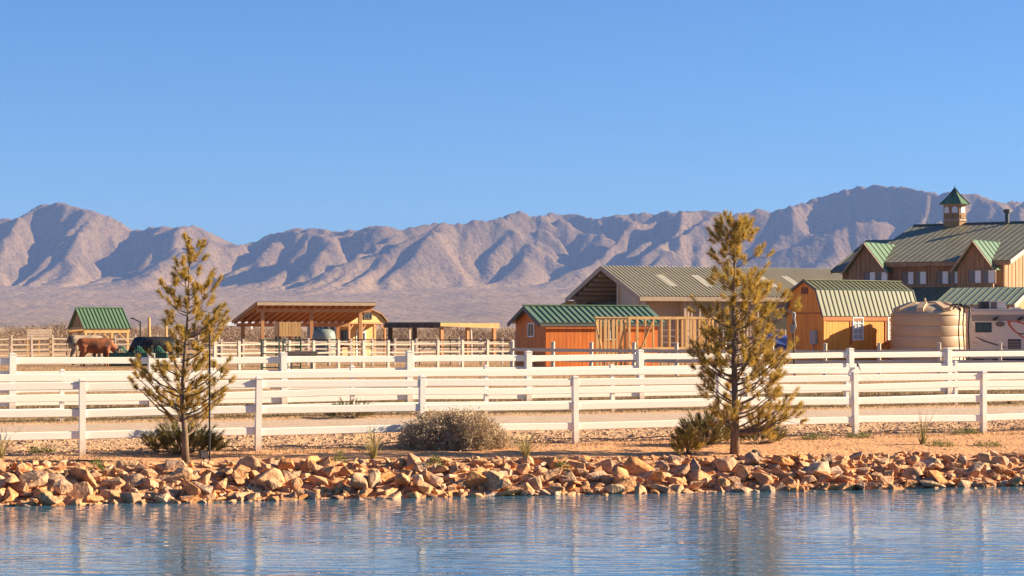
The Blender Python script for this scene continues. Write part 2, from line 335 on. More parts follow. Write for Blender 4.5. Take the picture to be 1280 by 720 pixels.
def mountains():
    dx = 17.0; x0, x1, y0, y1 = -3300, 3300, 6050, 8300
    xs = np.arange(x0, x1, dx); ys = np.arange(y0, y1, dx); nx, ny = len(xs), len(ys)
    X, Y = np.meshgrid(xs, ys)
    front = 6400+420*(fbm(X/700, X*0, 3, 21)-.5)*2
    crest = 7200+170*(fbm(X/800+9, X*0, 2, 31)-.5)*2
    up = sstep(0, 1, (Y-front)/(crest-front))*(1-sstep(crest+150, 8250, Y))
    up = up*(.25+1.5*fbm(X/420, Y/420, 3, 41))
    h = up*40+fbm(X/240, Y/240, 4, 51)*22+np.clip((Y-y0)/300, 0, 1)*3
    h[0, :] = 0; h[-1, :] = 0
    base = np.zeros((ny, nx), bool); base[0] = base[-1] = True
    N = nx*ny; idx = np.arange(N).reshape(ny, nx); K = .9
    for it in range(22):
        h = h+up*22*(~base)
        best = np.zeros((ny, nx)); rec = idx.copy(); dist = np.ones((ny, nx))
        for dyy in (-1, 0, 1):
            for dxx in (-1, 0, 1):
                if dxx == 0 and dyy == 0: continue
                L = math.hypot(dxx, dyy)*dx
                sh = np.full((ny, nx), 1e9); si = idx.copy()
                ya, yb = max(0, -dyy), ny-max(0, dyy); xa, xb = max(0, -dxx), nx-max(0, dxx)
                sh[ya:yb, xa:xb] = h[ya+dyy:yb+dyy, xa+dxx:xb+dxx]; si[ya:yb, xa:xb] = idx[ya+dyy:yb+dyy, xa+dxx:xb+dxx]
                sl = (h-sh)/L; m_ = sl > best
                best = np.where(m_, sl, best); rec = np.where(m_, si, rec); dist = np.where(m_, L, dist)
        rec[base] = idx[base]
        order = np.argsort(h.ravel(), kind='stable').tolist(); r = rec.ravel().tolist(); A = [1.0]*N
        for n_ in reversed(order):
            q = r[n_]
            if q != n_: A[q] += A[n_]
        fac = (K*np.sqrt(np.array(A))/dist.ravel()*3.2).tolist(); hh = h.ravel().tolist()
        for n_ in order:
            q = r[n_]
            if q != n_:
                c = fac[n_]; hh[n_] = (hh[n_]+c*hh[q])/(1+c)
        h = np.array(hh).reshape(ny, nx)
        p = np.pad(h, 1, mode='edge'); lap = p[:-2, 1:-1]+p[2:, 1:-1]+p[1:-1, :-2]+p[1:-1, 2:]-4*h
        h = np.where(base, 0, h+.09*lap)
    # finer grid
    def up2(a):
        b = np.zeros((a.shape[0]*2-1, a.shape[1]*2-1)); b[::2, ::2] = a
        b[1::2, ::2] = (a[1:]+a[:-1])/2; b[:, 1::2] = (b[:, :-1:2]+b[:, 2::2])/2; return b
    h = up2(h); p = np.pad(h, 1, mode='edge'); h = (p[:-2, 1:-1]+p[2:, 1:-1]+p[1:-1, :-2]+p[1:-1, 2:]+4*h)/8
    xs = np.linspace(xs[0], xs[-1], h.shape[1]); ys = np.linspace(ys[0], ys[-1], h.shape[0]); X, Y = np.meshgrid(xs, ys)
    cr = 7200+170*(fbm(X/800+9, X*0, 2, 31)-.5)*2
    sx = X+(-.35+.9*(fbm(X/1300+3, X*0, 2, 91)-.5)*2)*(Y-cr)*(Y < cr)       # spurs lean to either side
    ii = np.clip((sx-xs[0])/(xs[1]-xs[0]), 0, len(xs)-1.001); i0 = ii.astype(int); fr_ = ii-i0; jj = np.arange(len(ys))[:, None]+0*i0
    h = h[jj, i0]*(1-fr_)+h[jj, i0+1]*fr_
    def blur(a, n_):
        for ax in (0, 1):
            for _ in range(2):
                c = np.cumsum(np.pad(a, [(n_+1, n_) if k_ == ax else (0, 0) for k_ in (0, 1)], mode='edge'), ax)
                a = (np.take(c, range(2*n_+1, c.shape[ax]), ax)-np.take(c, range(0, c.shape[ax]-2*n_-1), ax))/(2*n_+1)
        return a
    bl = blur(h, 20); h = np.maximum(bl+(h-bl)*(1.6+.9*sstep(500, 1300, X)), 0)
    fan = np.interp(Y, [4300, 5200, 6050, 6400, 6900, 8300], [-6, 30, 88, 115, 150, 120])+(fbm(X/260, Y/700, 4, 71)-.5)*16*(1-sstep(6100, 6500, Y))
    # match the crest to the skyline by azimuth
    u = X/Y; ub = np.linspace(-.5, .5, 700); need = np.interp(ub, [(a-640)/F for a, b in SKY], [(HOR-b)/F for a, b in SKY])
    k = np.clip(((u+.5)*699).round().astype(int), 0, 699)
    h = h/np.percentile(h, 99.5)*360
    cur = np.ones(700)
    for rep in range(4):
        hs = h*cur[k]; e = (fan+hs-CZ)/Y; mx = np.zeros(700); np.maximum.at(mx, k.ravel(), e.ravel())
        fb = 135/7100; ratio = (need-fb)/np.maximum(mx-fb, .004); cur = cur*np.clip(ratio, .4, 2.5)
        if rep < 3: cur = np.convolve(np.pad(cur, 4, mode='edge'), np.ones(9)/9, 'valid')
        cur = np.clip(cur, .25, 3.2)
    h = h*cur[k]
    rid = (1-np.abs(fbm(X/90, Y/90, 4, 61)-.5)*4)
    rid2 = (1-np.abs(fbm(X/38+4, Y/60, 3, 67)-.5)*4)
    h = h+(rid*12+rid2*6.5)*np.clip(h/120, 0, 1)
    Z = fan+h
    nx, ny = len(xs), len(ys); i = np.arange(nx*ny).reshape(ny, nx)
    f = np.stack([i[:-1, :-1], i[:-1, 1:], i[1:, 1:], i[1:, :-1]], -1).reshape(-1, 4)
    mm = mountain_mat((.215, .137, .070), (.15, .098, .052)); ms = mm
    me = np_mesh('mountain_range', np.stack([X, Y, Z], -1).reshape(-1, 3), f, mm, True)
    tag(link('mountain_range', me), kind='structure')
    # alluvial apron in front of the range
    xa = np.linspace(xs[0], xs[-1], 260); ya = np.linspace(4200, ys[0]+.01, 70)
    def fz(x, y):
        edge = np.interp(x, xs, Z[0]); fz_ = np.interp(y, [4200, 4300, 5200, 6050], [-10, -6, 30, 88])
        return fz_+(edge-88)*sstep(5600, 6050, y)+(fbm(x/260, y/700, 4, 71)-.5)*16*sstep(4300, 5200, y)*(1-sstep(5600, 6050, y))
    tag(link('desert_slope', grid('desert_slope', xa, ya, fz, ms)), kind='structure')
mountains()

# ------------------------------------------------------------------ rocks along the shore
def rock_mesh(k):
    r = random.Random(100+k); bm = bmesh.new()
    ax, ay, az = r.uniform(.42, .6), r.uniform(.32, .5), r.uniform(.26, .42)
    for _ in range(r.randint(10, 14)):
        v = Vector((r.gauss(0, 1), r.gauss(0, 1), r.gauss(0, 1))).normalized()
        m_ = max(abs(v.x), abs(v.y), abs(v.z)); v = v*(1-.55)+v/m_*.55*.8
        bm.verts.new((v.x*ax, v.y*ay, v.z*az))
    res = bmesh.ops.convex_hull(bm, input=bm.verts)
    bmesh.ops.delete(bm, geom=[v for v in bm.verts if not v.link_faces], context='VERTS')
    bmesh.ops.dissolve_limit(bm, angle_limit=R(12), verts=bm.verts, edges=bm.edges)
    bmesh.ops.bevel(bm, geom=list(bm.edges), offset=.022, segments=1, affect='EDGES', profile=.6)
    bmesh.ops.triangulate(bm, faces=bm.faces)
    me = bpy.data.meshes.new('rock'); bm.to_mesh(me); bm.free(); me.materials.append(M['rock']); return me
rocks = [rock_mesh(k) for k in range(26)]
bankroot = tag(empty('rock_bank', (0, 0, 0)), kind='structure')
def shore_pt(u, t):                                       # u along the shore, t inland
    return -8.58+u*.9744-t*.2245, 33.5+u*.2245+t*.9744
cand = []
rr = random.Random(5)
for t, sz, stp, dz in ((-.30, .44, .40, .0), (-.05, .52, .36, .05), (.25, .54, .38, .12), (.62, .54, .38, .12), (1.0, .52, .38, .12), (1.36, .50, .38, .08), (1.66, .38, .42, .02), (.45, .40, .5, .30), (1.1, .40, .5, .26), (.1, .34, .5, .25)):
    u = -2.2
    while u < 22.5:
        u += stp*.72*rr.uniform(.7, 1.3)
        s_ = sz*.88*rr.choice([.5, .6, .75, .85, 1, 1.1, 1.4])*(1-.008*u)
        cand.append((u, t+rr.uniform(-.18, .18)*(.6 if t < 0 else 1), s_, dz))
cand.sort(key=lambda c: -c[2]); small = MB()
nrock = 0
for (u, t, s_, dz) in cand:
    x, y = shore_pt(u, t); z = max(g1(x, y), -.10)+dz*s_*1.6-.05
    rot = (rr.uniform(-.38, .38), rr.uniform(-.38, .38), rr.uniform(0, 6.28)); sc3 = (s_*rr.uniform(.85, 1.25), s_*rr.uniform(.85, 1.1), s_*rr.uniform(.8, 1.15))
    me = rr.choice(rocks)
    vis = 0 <= 640+F*x/y <= 1280
    if nrock < 300 and vis:
        link('rock', me, bankroot, (x, y, z), rot, sc3); nrock += 1
    else:
        from mathutils import Euler
        mt = Matrix.LocRotScale(Vector((x, y, z)), Euler(rot), Vector(sc3))
        small.add([mt @ v.co for v in me.vertices], [tuple(p.vertices) for p in me.polygons])
# small chips in the gaps
for _ in range(1700):
    u = rr.uniform(-2, 22); t = rr.uniform(-.2, 2.0); x, y = shore_pt(u, t); s_ = rr.uniform(.07, .26); me = rr.choice(rocks)
    mt = Matrix.LocRotScale(Vector((x, y, g1(x, y)+.03)), Euler((rr.uniform(-.4, .4), rr.uniform(-.4, .4), rr.uniform(0, 6))), Vector((s_*1.2, s_, s_*.8)))
    small.add([mt @ v.co for v in me.vertices], [tuple(p.vertices) for p in me.polygons])
mat('rock_small', (1.0, .97, .93), (.55, .50, .47), 5, .85, bump=.03, bscale=9, lo=.38, hi=.68, island=True, rc=ROCKC)
o = small.build('small_rocks', M['rock_small'], bankroot, kind='stuff')
# loose gravel on the road bank behind the front fence
def scatter(name, n, fn, smin, smax, m_):
    cube = np.array([(-1, -.8, -.6), (.9, -1, -.5), (1, .8, -.6), (-.8, 1, -.6), (-.7, -.6, .6), (.6, -.7, .7), (.8, .5, .5), (-.5, .7, .6)])*.5
    fc = np.array([(0, 3, 2, 1), (4, 5, 6, 7), (0, 1, 5, 4), (1, 2, 6, 5), (2, 3, 7, 6), (3, 0, 4, 7)])
    x, y = fn(n); s_ = smin+(smax-smin)*rng.random(n)**2.5; a = rng.random(n)*6.28; z = gz(x, y)
    c, s2 = np.cos(a), np.sin(a)
    vx = cube[None, :, 0]*c[:, None]-cube[None, :, 1]*s2[:, None]; vy = cube[None, :, 0]*s2[:, None]+cube[None, :, 1]*c[:, None]; vz = np.repeat(cube[None, :, 2], n, 0)
    v = np.stack([vx*s_[:, None]*1.3+x[:, None], vy*s_[:, None]+y[:, None], vz*s_[:, None]*.8+z[:, None]+.2*s_[:, None]], -1).reshape(-1, 3)
    f = (fc[None]+8*np.arange(n)[:, None, None]).reshape(-1, 4)
    return tag(link(name, np_mesh(name, v, f, m_)), kind='stuff')
def us_pts(u0, u1, s0, s1, pw=1):
    def fn(n):
        u = rng.uniform(u0, u1, n); s_ = s0+(s1-s0)*rng.random(n)**pw; return u*FX-s_*FY, u*FY+s_*FX
    return fn
tag(scatter('bank_gravel', 17000, us_pts(-8, 36, 38.0, 41.2), .012, .065, M['gravel']), 'loose tan gravel covering the road bank behind the front fence', 'gravel')
tag(scatter('shore_pebbles', 2600, us_pts(-8, 36, 33.5, 38.2), .008, .04, M['gravel']), 'sparse pebbles on the orange dirt strip above the rocks', 'pebbles')

# ------------------------------------------------------------------ fences
def rail_mesh(h_, t_, m_):
    b = MB(); c = .012
    prof = [(-t_/2, -h_/2+c), (-t_/2+c, -h_/2), (t_/2-c, -h_/2), (t_/2, -h_/2+c), (t_/2, h_/2-c), (t_/2-c, h_/2), (-t_/2+c, h_/2), (-t_/2, h_/2-c)]
    b.ext([(0, p[0], p[1]) for p in prof], (1, 0, 0)); return b.mesh('rail', m_)
def post_mesh(w_, h_, m_, cap=True):
    b = MB(); b.box(-w_/2, w_/2, -w_/2, w_/2, -.3, h_-.02)
    if cap:
        e = w_/2+.008; b.box(-e, e, -e, e, h_-.018, h_+.004)
        b.add([(-e, -e, h_+.005), (e, -e, h_+.005), (e, e, h_+.005), (-e, e, h_+.005), (0, 0, h_+.03)], [(0, 1, 4), (1, 2, 4), (2, 3, 4), (3, 0, 4), (3, 2, 1, 0)])
    return b.mesh('post', m_)
def fence(name, label, cat, pts, post_h, post_w, rails, rail_h, rail_t, m_, off=0., group=None, jitter=.02, cap=True, round_=False):
    pts = [Vector((p[0], p[1], g1(p[0], p[1]))) for p in pts]; r0 = pts[0].copy()
    root = empty(name, r0, label=label, cat=cat, group=group)
    if round_:
        b = MB(); b.tube((0, 0, -.3), (0, 0, post_h), post_w/2, n=10); pm = b.mesh('post', m_); b = MB(); b.tube((0, 0, 0), (1, 0, 0), rail_h/2, n=8); rm = b.mesh('rail', m_)
    else: pm = post_mesh(post_w, post_h, M['vinyl_post'] if m_ is M['vinyl'] else m_, cap); rm = rail_mesh(rail_h, rail_t, m_)
    rj = random.Random(len(label)); d0 = (pts[-1]-pts[0]); ang = math.atan2(d0.y, d0.x)
    nf = Vector((d0.y, -d0.x, 0)).normalized()
    hs = [rj.uniform(-.02, .02) for _ in pts]
    for p, q in zip(pts, hs):
        link('post', pm, root, p-r0+Vector((0, 0, q)), (rj.uniform(-jitter, jitter), rj.uniform(-jitter, jitter), ang))
    for i in range(len(pts)-1):
        a, b = pts[i], pts[i+1]
        for z in rails:
            a2 = a+nf*off+Vector((0, 0, post_h-z+hs[i]+rj.uniform(-.02, .02))); b2 = b+nf*off+Vector((0, 0, post_h-z+hs[i+1]+rj.uniform(-.02, .02))); d = b2-a2
            link('rail', rm, root, a2-r0, (0, -math.atan2(d.z, math.hypot(d.x, d.y)), math.atan2(d.y, d.x)), (d.length, 1, 1))
    return root
fence('rail_fence', 'nearest white three-rail fence, along the dirt strip above the rocks', 'fence', [(-8.08+3.4*FX*k, 37.6+3.4*FY*k) for k in range(-1, 8)], 1.40, .115, [.12, .62, 1.04], .15, .042, M['vinyl'])
fence('rail_fence', 'low white fence along the far edge of the gravel road, thin posts behind its rails', 'fence', [(-10.36+3.237*k, 46+1.357*k) for k in range(-1, 9)], 1.17, .10, [.18, .63, .98], .17, .042, M['vinyl'], off=.05)
fence('rail_fence', 'white four-rail fence with thick posts behind the road, in front of the paddock', 'fence', [(-12.5+3.2375*k, 50+1.425*k) for k in range(-1, 10)], 1.42, .165, [.19, .53, .88, 1.22], .17, .042, M['vinyl'])
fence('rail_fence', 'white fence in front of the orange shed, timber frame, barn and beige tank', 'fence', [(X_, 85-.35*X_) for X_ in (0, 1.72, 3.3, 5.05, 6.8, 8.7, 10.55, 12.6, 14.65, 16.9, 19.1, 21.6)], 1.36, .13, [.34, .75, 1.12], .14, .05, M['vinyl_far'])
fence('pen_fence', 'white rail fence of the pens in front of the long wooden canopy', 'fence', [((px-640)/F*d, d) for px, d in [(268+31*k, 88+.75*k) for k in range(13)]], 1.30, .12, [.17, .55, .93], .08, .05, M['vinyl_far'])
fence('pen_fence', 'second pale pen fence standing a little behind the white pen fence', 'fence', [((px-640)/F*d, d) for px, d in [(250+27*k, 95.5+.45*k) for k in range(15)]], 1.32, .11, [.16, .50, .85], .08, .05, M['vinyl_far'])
fence('paddock_fence', 'tan four-rail fence with white posts behind the cattle', 'fence', [((px-640)/F*d, d) for px, d in [(-38+26*k, 108+.55*k) for k in range(13)]], 1.40, .11, [.2, .48, .78, 1.08], .09, .05, M['rail_tan'])

# ------------------------------------------------------------------ building kit
def slab(mb, p0, p1, p2, p3, t):
    p = [Vector(q) for q in (p0, p1, p2, p3)]; n_ = (p[1]-p[0]).cross(p[3]-p[0]).normalized()
    if n_.z < 0: n_ = -n_
    mb.ext([q-n_*t for q in p], n_*t)
def seams(mb, p0, p1, p2, p3, step, w_=.03, h_=.035, edge=True):
    p0, p1, p2, p3 = [Vector(q) for q in (p0, p1, p2, p3)]; n_ = (p1-p0).cross(p3-p0).normalized()
    if n_.z < 0: n_ = -n_
    L = (p1-p0).length; k = max(1, round(L/step))
    for i in range(0 if edge else 1, k+1 if edge else k):
        a = p0.lerp(p1, i/k)+n_*h_/2; b = p3.lerp(p2, i/k)+n_*h_/2; mb.beam(a, b, w_, h_, n_)
def boards(mb, axis_, x0, x1, y, z0, top, bw=.2, gap=.014, dep=.02, sgn=-1):
    """upright boards on a wall plane; axis_ 'x': wall along local x facing -y (sgn -1); 'y': wall along y facing -x. top: function of the running coordinate"""
    n_ = max(1, round((x1-x0)/bw)); st = (x1-x0)/n_
    for i in range(n_):
        a, b = x0+i*st+gap/2, x0+(i+1)*st-gap/2
        q = [(a, z0), (b, z0), (b, top(b)), (a, top(a))]
        if axis_ == 'x': mb.ext([(u, y, z) for u, z in q], (0, sgn*dep, 0))
        else: mb.ext([(y, u, z) for u, z in q], (sgn*dep, 0, 0))
def window(root, axis_, c, y, z0, w_, h_, fm='white', pm='glass', fr=.05, bars=(1, 1), name='window', sgn=-1, ft=.05):
    """framed window on a wall, as one part with panes under it; the frame stands proud of the wall"""
    f = MB(); a, b = c-w_/2, c+w_/2; d0, d1 = sorted((y, y+sgn*ft)); p0, p1 = sorted((y, y+sgn*ft*.35))
    def bx(m_, u0, u1, z0_, z1_, lo, hi):
        if axis_ == 'x': m_.box(u0, u1, lo, hi, z0_, z1_)
        else: m_.box(lo, hi, u0, u1, z0_, z1_)
    bx(f, a-fr, a, z0-fr, z0+h_+fr, d0, d1); bx(f, b, b+fr, z0-fr, z0+h_+fr, d0, d1)
    bx(f, a, b, z0-fr, z0, d0, d1); bx(f, a, b, z0+h_, z0+h_+fr, d0, d1)
    e0, e1 = sorted((y, y+sgn*ft*.8)); t = fr*.32
    for i in range(1, bars[0]): u = a+(b-a)*i/bars[0]; bx(f, u-t, u+t, z0, z0+h_, e0, e1)
    for i in range(1, bars[1]): z = z0+h_*i/bars[1]; bx(f, a, b, z-t, z+t, e0-.002, e1-.004)
    o = f.build(name, M[fm], root); g = MB(); bx(g, a, b, z0, z0+h_, p0, p1); g.build('pane', M[pm], o)
    return o
def gable_house(root, L, W, zb, ze, zr, wallm, roofm, seamm, trimm, ov=.2, ovg=.3, bw=.2, step=.3, t=.05, soffit=None):
    """front wall along local x facing -y, gables at x=0 and x=L, ridge along x"""
    core = MB()
    core.ext([(0, 0, zb), (0, W, zb), (0, W, ze), (0, W/2, zr), (0, 0, ze)], (L, 0, 0)); core.build('wall', M[wallm], root)
    s = MB(); top = lambda u: ze+(zr-ze)*(1-abs(u-W/2)/(W/2))
    boards(s, 'x', 0, L, 0, zb, lambda u: ze-.02, bw); boards(s, 'y', 0, W, 0, zb, lambda u: top(u)-.02, bw)
    boards(s, 'y', 0, W, L, zb, lambda u: top(u)-.02, bw, sgn=1); s.build('siding', M[wallm], root, kind='stuff')
    sl = (zr-ze)/(W/2); zo = ze-sl*ov
    a = .06
    fr = [(-ovg, -ov, zo+a), (L+ovg, -ov, zo+a), (L+ovg, W/2, zr+a), (-ovg, W/2, zr+a)]
    bk = [(-ovg, W+ov, zo+a), (L+ovg, W+ov, zo+a), (L+ovg, W/2, zr+a), (-ovg, W/2, zr+a)]
    m_ = MB(); slab(m_, *fr, t); slab(m_, *bk, t); ro = m_.build('roof', M[roofm], root)
    m_ = MB(); seams(m_, *fr, step, edge=False); seams(m_, *bk, step, edge=False); m_.build('seam', M[seamm], ro, kind='stuff')
    m_ = MB(); m_.beam((-ovg-.01, W/2, zr+a+.02), (L+ovg+.01, W/2, zr+a+.02), .22, .05); m_.build('ridge_cap', M[roofm], ro)
    for x in (-ovg, L+ovg):
        for y2, z2 in ((-ov, zo), (W+ov, zo)):
            m_ = MB(); m_.beam((x, y2, z2-.06), (x, W/2, zr-.06), .05, .16); m_.build('bargeboard', M[trimm], ro)
    m_ = MB(); m_.box(-ovg+.03, L+ovg-.03, -ov-.025, -ov, zo-.12, zo+.0); m_.build('fascia', M[trimm], ro)
    return ro
def rot_dirs(phi): return (math.cos(phi), math.sin(phi)), (-math.sin(phi), math.cos(phi))

# ------------------------------------------------------------------ orange shed with green roof
phi = R(22.8); e, n_ = rot_dirs(phi); p = at(682, 90)
L = reach(p, e, 822); W = reach(p, n_, 645); ze = zpx(403, 90)-p.z; zr = zpx(383.5, 91.5)-p.z
shed = empty('storage_shed', p, phi, label='orange board shed with a green metal gable roof, behind the timber frame', cat='shed')
gable_house(shed, L, W, -.2, ze, zr, 'orange', 'roof_shed', 'seam_dark', 'trim_grey', ov=.14, ovg=.36, step=.31)
window(shed, 'y', W*.45, -.025, ze-.62, .62, .55, bars=(2, 1))
window(shed, 'x', reach(p, e, 762), -.025, ze-.75, .55, .62, bars=(2, 1))

# ------------------------------------------------------------------ tan metal barn
phi = R(22.8); p = at(805, 140); e, n_ = rot_dirs(phi)
L = 19.5; W = reach(p, n_, 717); ze = zpx(371, 140)-p.z; zr = zpx(334.5, 145)-p.z
barn = empty('metal_barn', p, phi, label='long tan metal barn with a ribbed olive roof and an open gable end', cat='barn')
L1 = reach(p, e, 857)
core = MB(); core.box(.02, L1, .85, .95, -.3, ze); core.box(L1, L, .05, .15, -.3, ze); core.box(L1, L1+.1, .15, .85, -.3, ze)
core.box(.02, L, W-.1, W, -.3, ze); core.box(L-.1, L, .15, W-.1, -.3, ze); core.build('wall', M['tanwall'], barn)
m_ = MB()
for i in range(int(L/.28)):
    x = .1+i*.28; y = .85 if x < L1 else .05
    m_.box(x, x+.05, y-.03, y, -.3, ze-.02)
m_.build('wall_rib', M['tanwall'], barn, kind='stuff')
m_ = MB(); m_.ext([(.12, 0.0, -.3), (.12, W*.36, -.3), (.12, W*.36, zr-(zr-ze)*.28-.1), (.12, 0.0, ze-.1)], (.06, 0, 0)); m_.build('gable_panel', M['tanwall'], barn)
m_ = MB()
for y in (W*.36, W*.98): m_.box(.0, .25, y-.12, y+.12, -.3, ze if y > W*.6 else zr-(zr-ze)*.28-.2)
for y in (W*.36, W*.68, W*.98): m_.box(7, 7.25, y-.12, y+.12, -.3, ze)
m_.build('column', M['tanwall'], barn)
sl = (zr-ze)/(W/2)
for k in range(7):                                        # purlins seen under the open gable
    y = W*.5+W*.5*k/7; z = zr-abs(y-W/2)*sl-.22
    m_ = MB(); m_.box(-.3, L-.2, y-.05, y+.05, z-.14, z+.1); m_.build('purlin', M['trim_tan'], barn)
m_ = MB()
for x in (3.5, 7, 10.5): m_.beam((x, W*.02, ze-.2), (x, W/2, zr-.35), .12, .3); m_.beam((x, W*.98, ze-.2), (x, W/2, zr-.35), .12, .3); m_.beam((x, .1, ze-.35), (x, W-.1, ze-.35), .12, .3)
m_.build('truss', M['darkwood'], barn)
m_ = MB(); m_.box(1.0, 1.1, W*.38, W-.2, ze-1.4, ze-.25); m_.build('shade_panel', M['interior_shade'], barn)  # dark sheet painting the shade inside the open gable
ov = .3; zo = ze-sl*ov; og = .5
fr = [(-og, -ov, zo+.1), (L+og, -ov, zo+.1), (L+og, W/2, zr+.1), (-og, W/2, zr+.1)]; bk = [(-og, W+ov, zo+.1), (L+og, W+ov, zo+.1), (L+og, W/2, zr+.1), (-og, W/2, zr+.1)]
m_ = MB(); slab(m_, *fr, .06); slab(m_, *bk, .06); ro = m_.build('roof', M['roof_olive'], barn)
m_ = MB(); seams(m_, *fr, .3, .10, .09); m_.build('roof_rib', M['roof_olive'], ro, kind='stuff')
for xx in (2.95, 5.9, 11.2, 13.4):
    m_ = MB(); y0_, y1_ = W*.14, W*.34; z0_, z1_ = ze+sl*y0_+.19, ze+sl*y1_+.19
    slab(m_, (xx, y0_, z0_), (xx+.6, y0_, z0_), (xx+.6, y1_, z1_), (xx, y1_, z1_), .03); m_.build('skylight', M['skylight'], ro)
for y2 in (-ov, W+ov):
    m_ = MB(); m_.beam((-og-.03, y2, zo-.02), (-og-.03, W/2, zr-.02), .06, .34); m_.build('bargeboard', M['trim_tan'], ro)
m_ = MB(); m_.box(-og, L+og, -ov-.06, -ov-.005, zo-.18, zo+.12); m_.build('gutter', M['trim_tan'], ro)
m_ = MB(); slab(m_, (-og, W+3.8, zo-.75), (8, W+3.8, zo-.75), (8, W+ov-.1, zo-.05), (-og, W+ov-.1, zo-.05), .12); m_.build('lean_to_roof', M['trim_tan'], ro)
m_ = MB(); m_.box(L1-.14, L1+.02, -.08, .05, -.3, ze-.05); m_.build('corner_trim', M['trim_pale'], barn)
for xx, w_ in ((L1+2.7, 3.0), (L1+7.2, 2.6)):
    m_ = MB(); m_.box(xx-w_/2, xx+w_/2, -.01, .045, -.3, 3.1); d_ = m_.build('doorway', M['interior_shade'], barn)  # flat dark panel on the wall paints the shade inside the opening
    m_ = MB(); m_.box(xx-w_/2-.12, xx-w_/2, -.06, .045, -.3, 3.2); m_.box(xx+w_/2, xx+w_/2+.12, -.06, .045, -.3, 3.2); m_.box(xx-w_/2-.12, xx+w_/2+.12, -.06, .045, 3.2, 3.32); m_.build('door_frame', M['trim_pale'], d_)
window(barn, 'x', L1+4.9, .045, 2.3, .8, .7, fm='trim_pale')

# ------------------------------------------------------------------ timber stud frame
phi = R(22.8); e, n_ = rot_dirs(phi); p = at(786, 86); zt = zpx(397, 86)-p.z
L = reach(p, e, 897); W = reach(p, n_, 744)
fr_ = empty('timber_frame', p, phi, label='bare yellow timber stud frame of an unfinished shed', cat='frame')
sm = MB(); sm.box(-.028, .028, -.05, .05, .05, zt-.06); stud_me = sm.mesh('stud', M['lumber'])
sm = MB(); sm.box(-.05, .05, -.028, .028, .05, zt-.06); stud_me2 = sm.mesh('stud', M['lumber'])
k = 0.
while k <= L+.01: link('stud', stud_me, fr_, (k+random.uniform(-.02, .02), 0, 0)); link('stud', stud_me, fr_, (min(k+.13, L), W, 0)); k += L/11
k = .36
while k < W-.1: link('stud', stud_me2, fr_, (0, k, 0)); link('stud', stud_me2, fr_, (L, k+.1, 0)); k += .41
for y in (0, W):
    for z in (0, zt-.06, zt-.005): m_ = MB(); m_.box(-.06, L+.06, y-.052, y+.052, z, z+.05); m_.build('plate', M['lumber'], fr_)
for x in (0, L):
    for z in (0, zt-.06): m_ = MB(); m_.box(x-.052, x+.052, .055, W-.055, z, z+.05); m_.build('plate', M['lumber'], fr_)
m_ = MB(); m_.box(0, L, -.075, -.053, 1.02, 1.12); m_.build('brace', M['lumber'], fr_)
for a, b in (((.1, -.06, .1), (1.15, -.06, zt-.1)), ((L*.62, -.06, .3), (L*.9, -.06, zt-.1)), ((-.06, .2, zt-.2), (-.06, 1.3, .1)), ((-.06, W-.2, zt-.2), (-.06, W-1.2, .1))):
    m_ = MB(); m_.beam(a, b, .04, .10, (0, 1, 0)); m_.build('brace', M['lumber'], fr_)

# ------------------------------------------------------------------ amber gambrel barn
phi = R(36); e, n_ = rot_dirs(phi); p = at(1029, 96)
L = reach(p, e, 1146); W = reach(p, n_, 984)
ze = zpx(393, 96)-p.z; zk = zpx(363, 96.3)-p.z; zr = zpx(351.5, 97)-p.z; ki = W*.155
gam = empty('gambrel_barn', p, phi, label='amber gambrel-roofed barn shed with pale green metal roof, beside the beige tank', cat='barn')
prof = [(0, ze), (ki, zk), (W/2, zr), (W-ki, zk), (W, ze)]
top = lambda u: float(np.interp(u, [q[0] for q in prof], [q[1] for q in prof]))
core = MB(); core.ext([(0, 0, -.2), (0, W, -.2)]+[(0, a, b) for a, b in prof[::-1]], (L, 0, 0)); core.build('wall', M['amber'], gam)
m_ = MB(); boards(m_, 'x', 0, L, 0, -.2, lambda u: ze-.02, .2); boards(m_, 'y', 0, W, 0, -.2, lambda u: 2.62, .2); boards(m_, 'y', 0, W, 0, 2.66, lambda u: max(2.67, top(u)-.03), .2, dep=.03)
m_.build('siding', M['amber'], gam, kind='stuff')
m_ = MB(); m_.box(-.045, -.0, 0.02, W-.02, 2.60, 2.68); m_.build('band_trim', M['amber_trim'], gam)
og = .12; eo = .1
lo = [(-og, -eo, ze-.08), (L+og, -eo, ze-.08), (L+og, ki, zk+.06), (-og, ki, zk+.06)]; hi = [(-og, ki, zk+.06), (L+og, ki, zk+.06), (L+og, W/2, zr+.06), (-og, W/2, zr+.06)]
lo2 = [(x, W-y, z) for x, y, z in lo]; hi2 = [(x, W-y, z) for x, y, z in hi]
m_ = MB()
for q in (lo, hi, lo2, hi2): slab(m_, *q, .045)
ro = m_.build('roof', M['roof_sage'], gam)
m_ = MB(); seams(m_, *lo, .31, .055, .03); seams(m_, *hi, .31, .055, .03); m_.build('seam', M['seam_brown'], ro, kind='stuff')
m_ = MB(); m_.beam((-og-.01, W/2, zr+.08), (L+og+.01, W/2, zr+.08), .2, .04); m_.build('ridge_cap', M['roof_sage'], ro)
m_ = MB(); m_.beam((-og-.01, ki-.02, zk+.075), (L+og+.01, ki-.02, zk+.075), .06, .04); m_.build('knee_flashing', M['seam_dark'], ro)
for q in (lo, hi, lo2, hi2):
    m_ = MB(); a, b = Vector(q[0]), Vector(q[3]); m_.beam(a+Vector((-.015, 0, -.03)), b+Vector((-.015, 0, -.03)), .03, .10); m_.build('bargeboard', M['trim_grey'], ro)
m_ = MB(); m_.box(-.05, L+.05, -.07, -.02, ze-.30, ze-.10); m_.build('fascia', M['amber_trim'], gam)
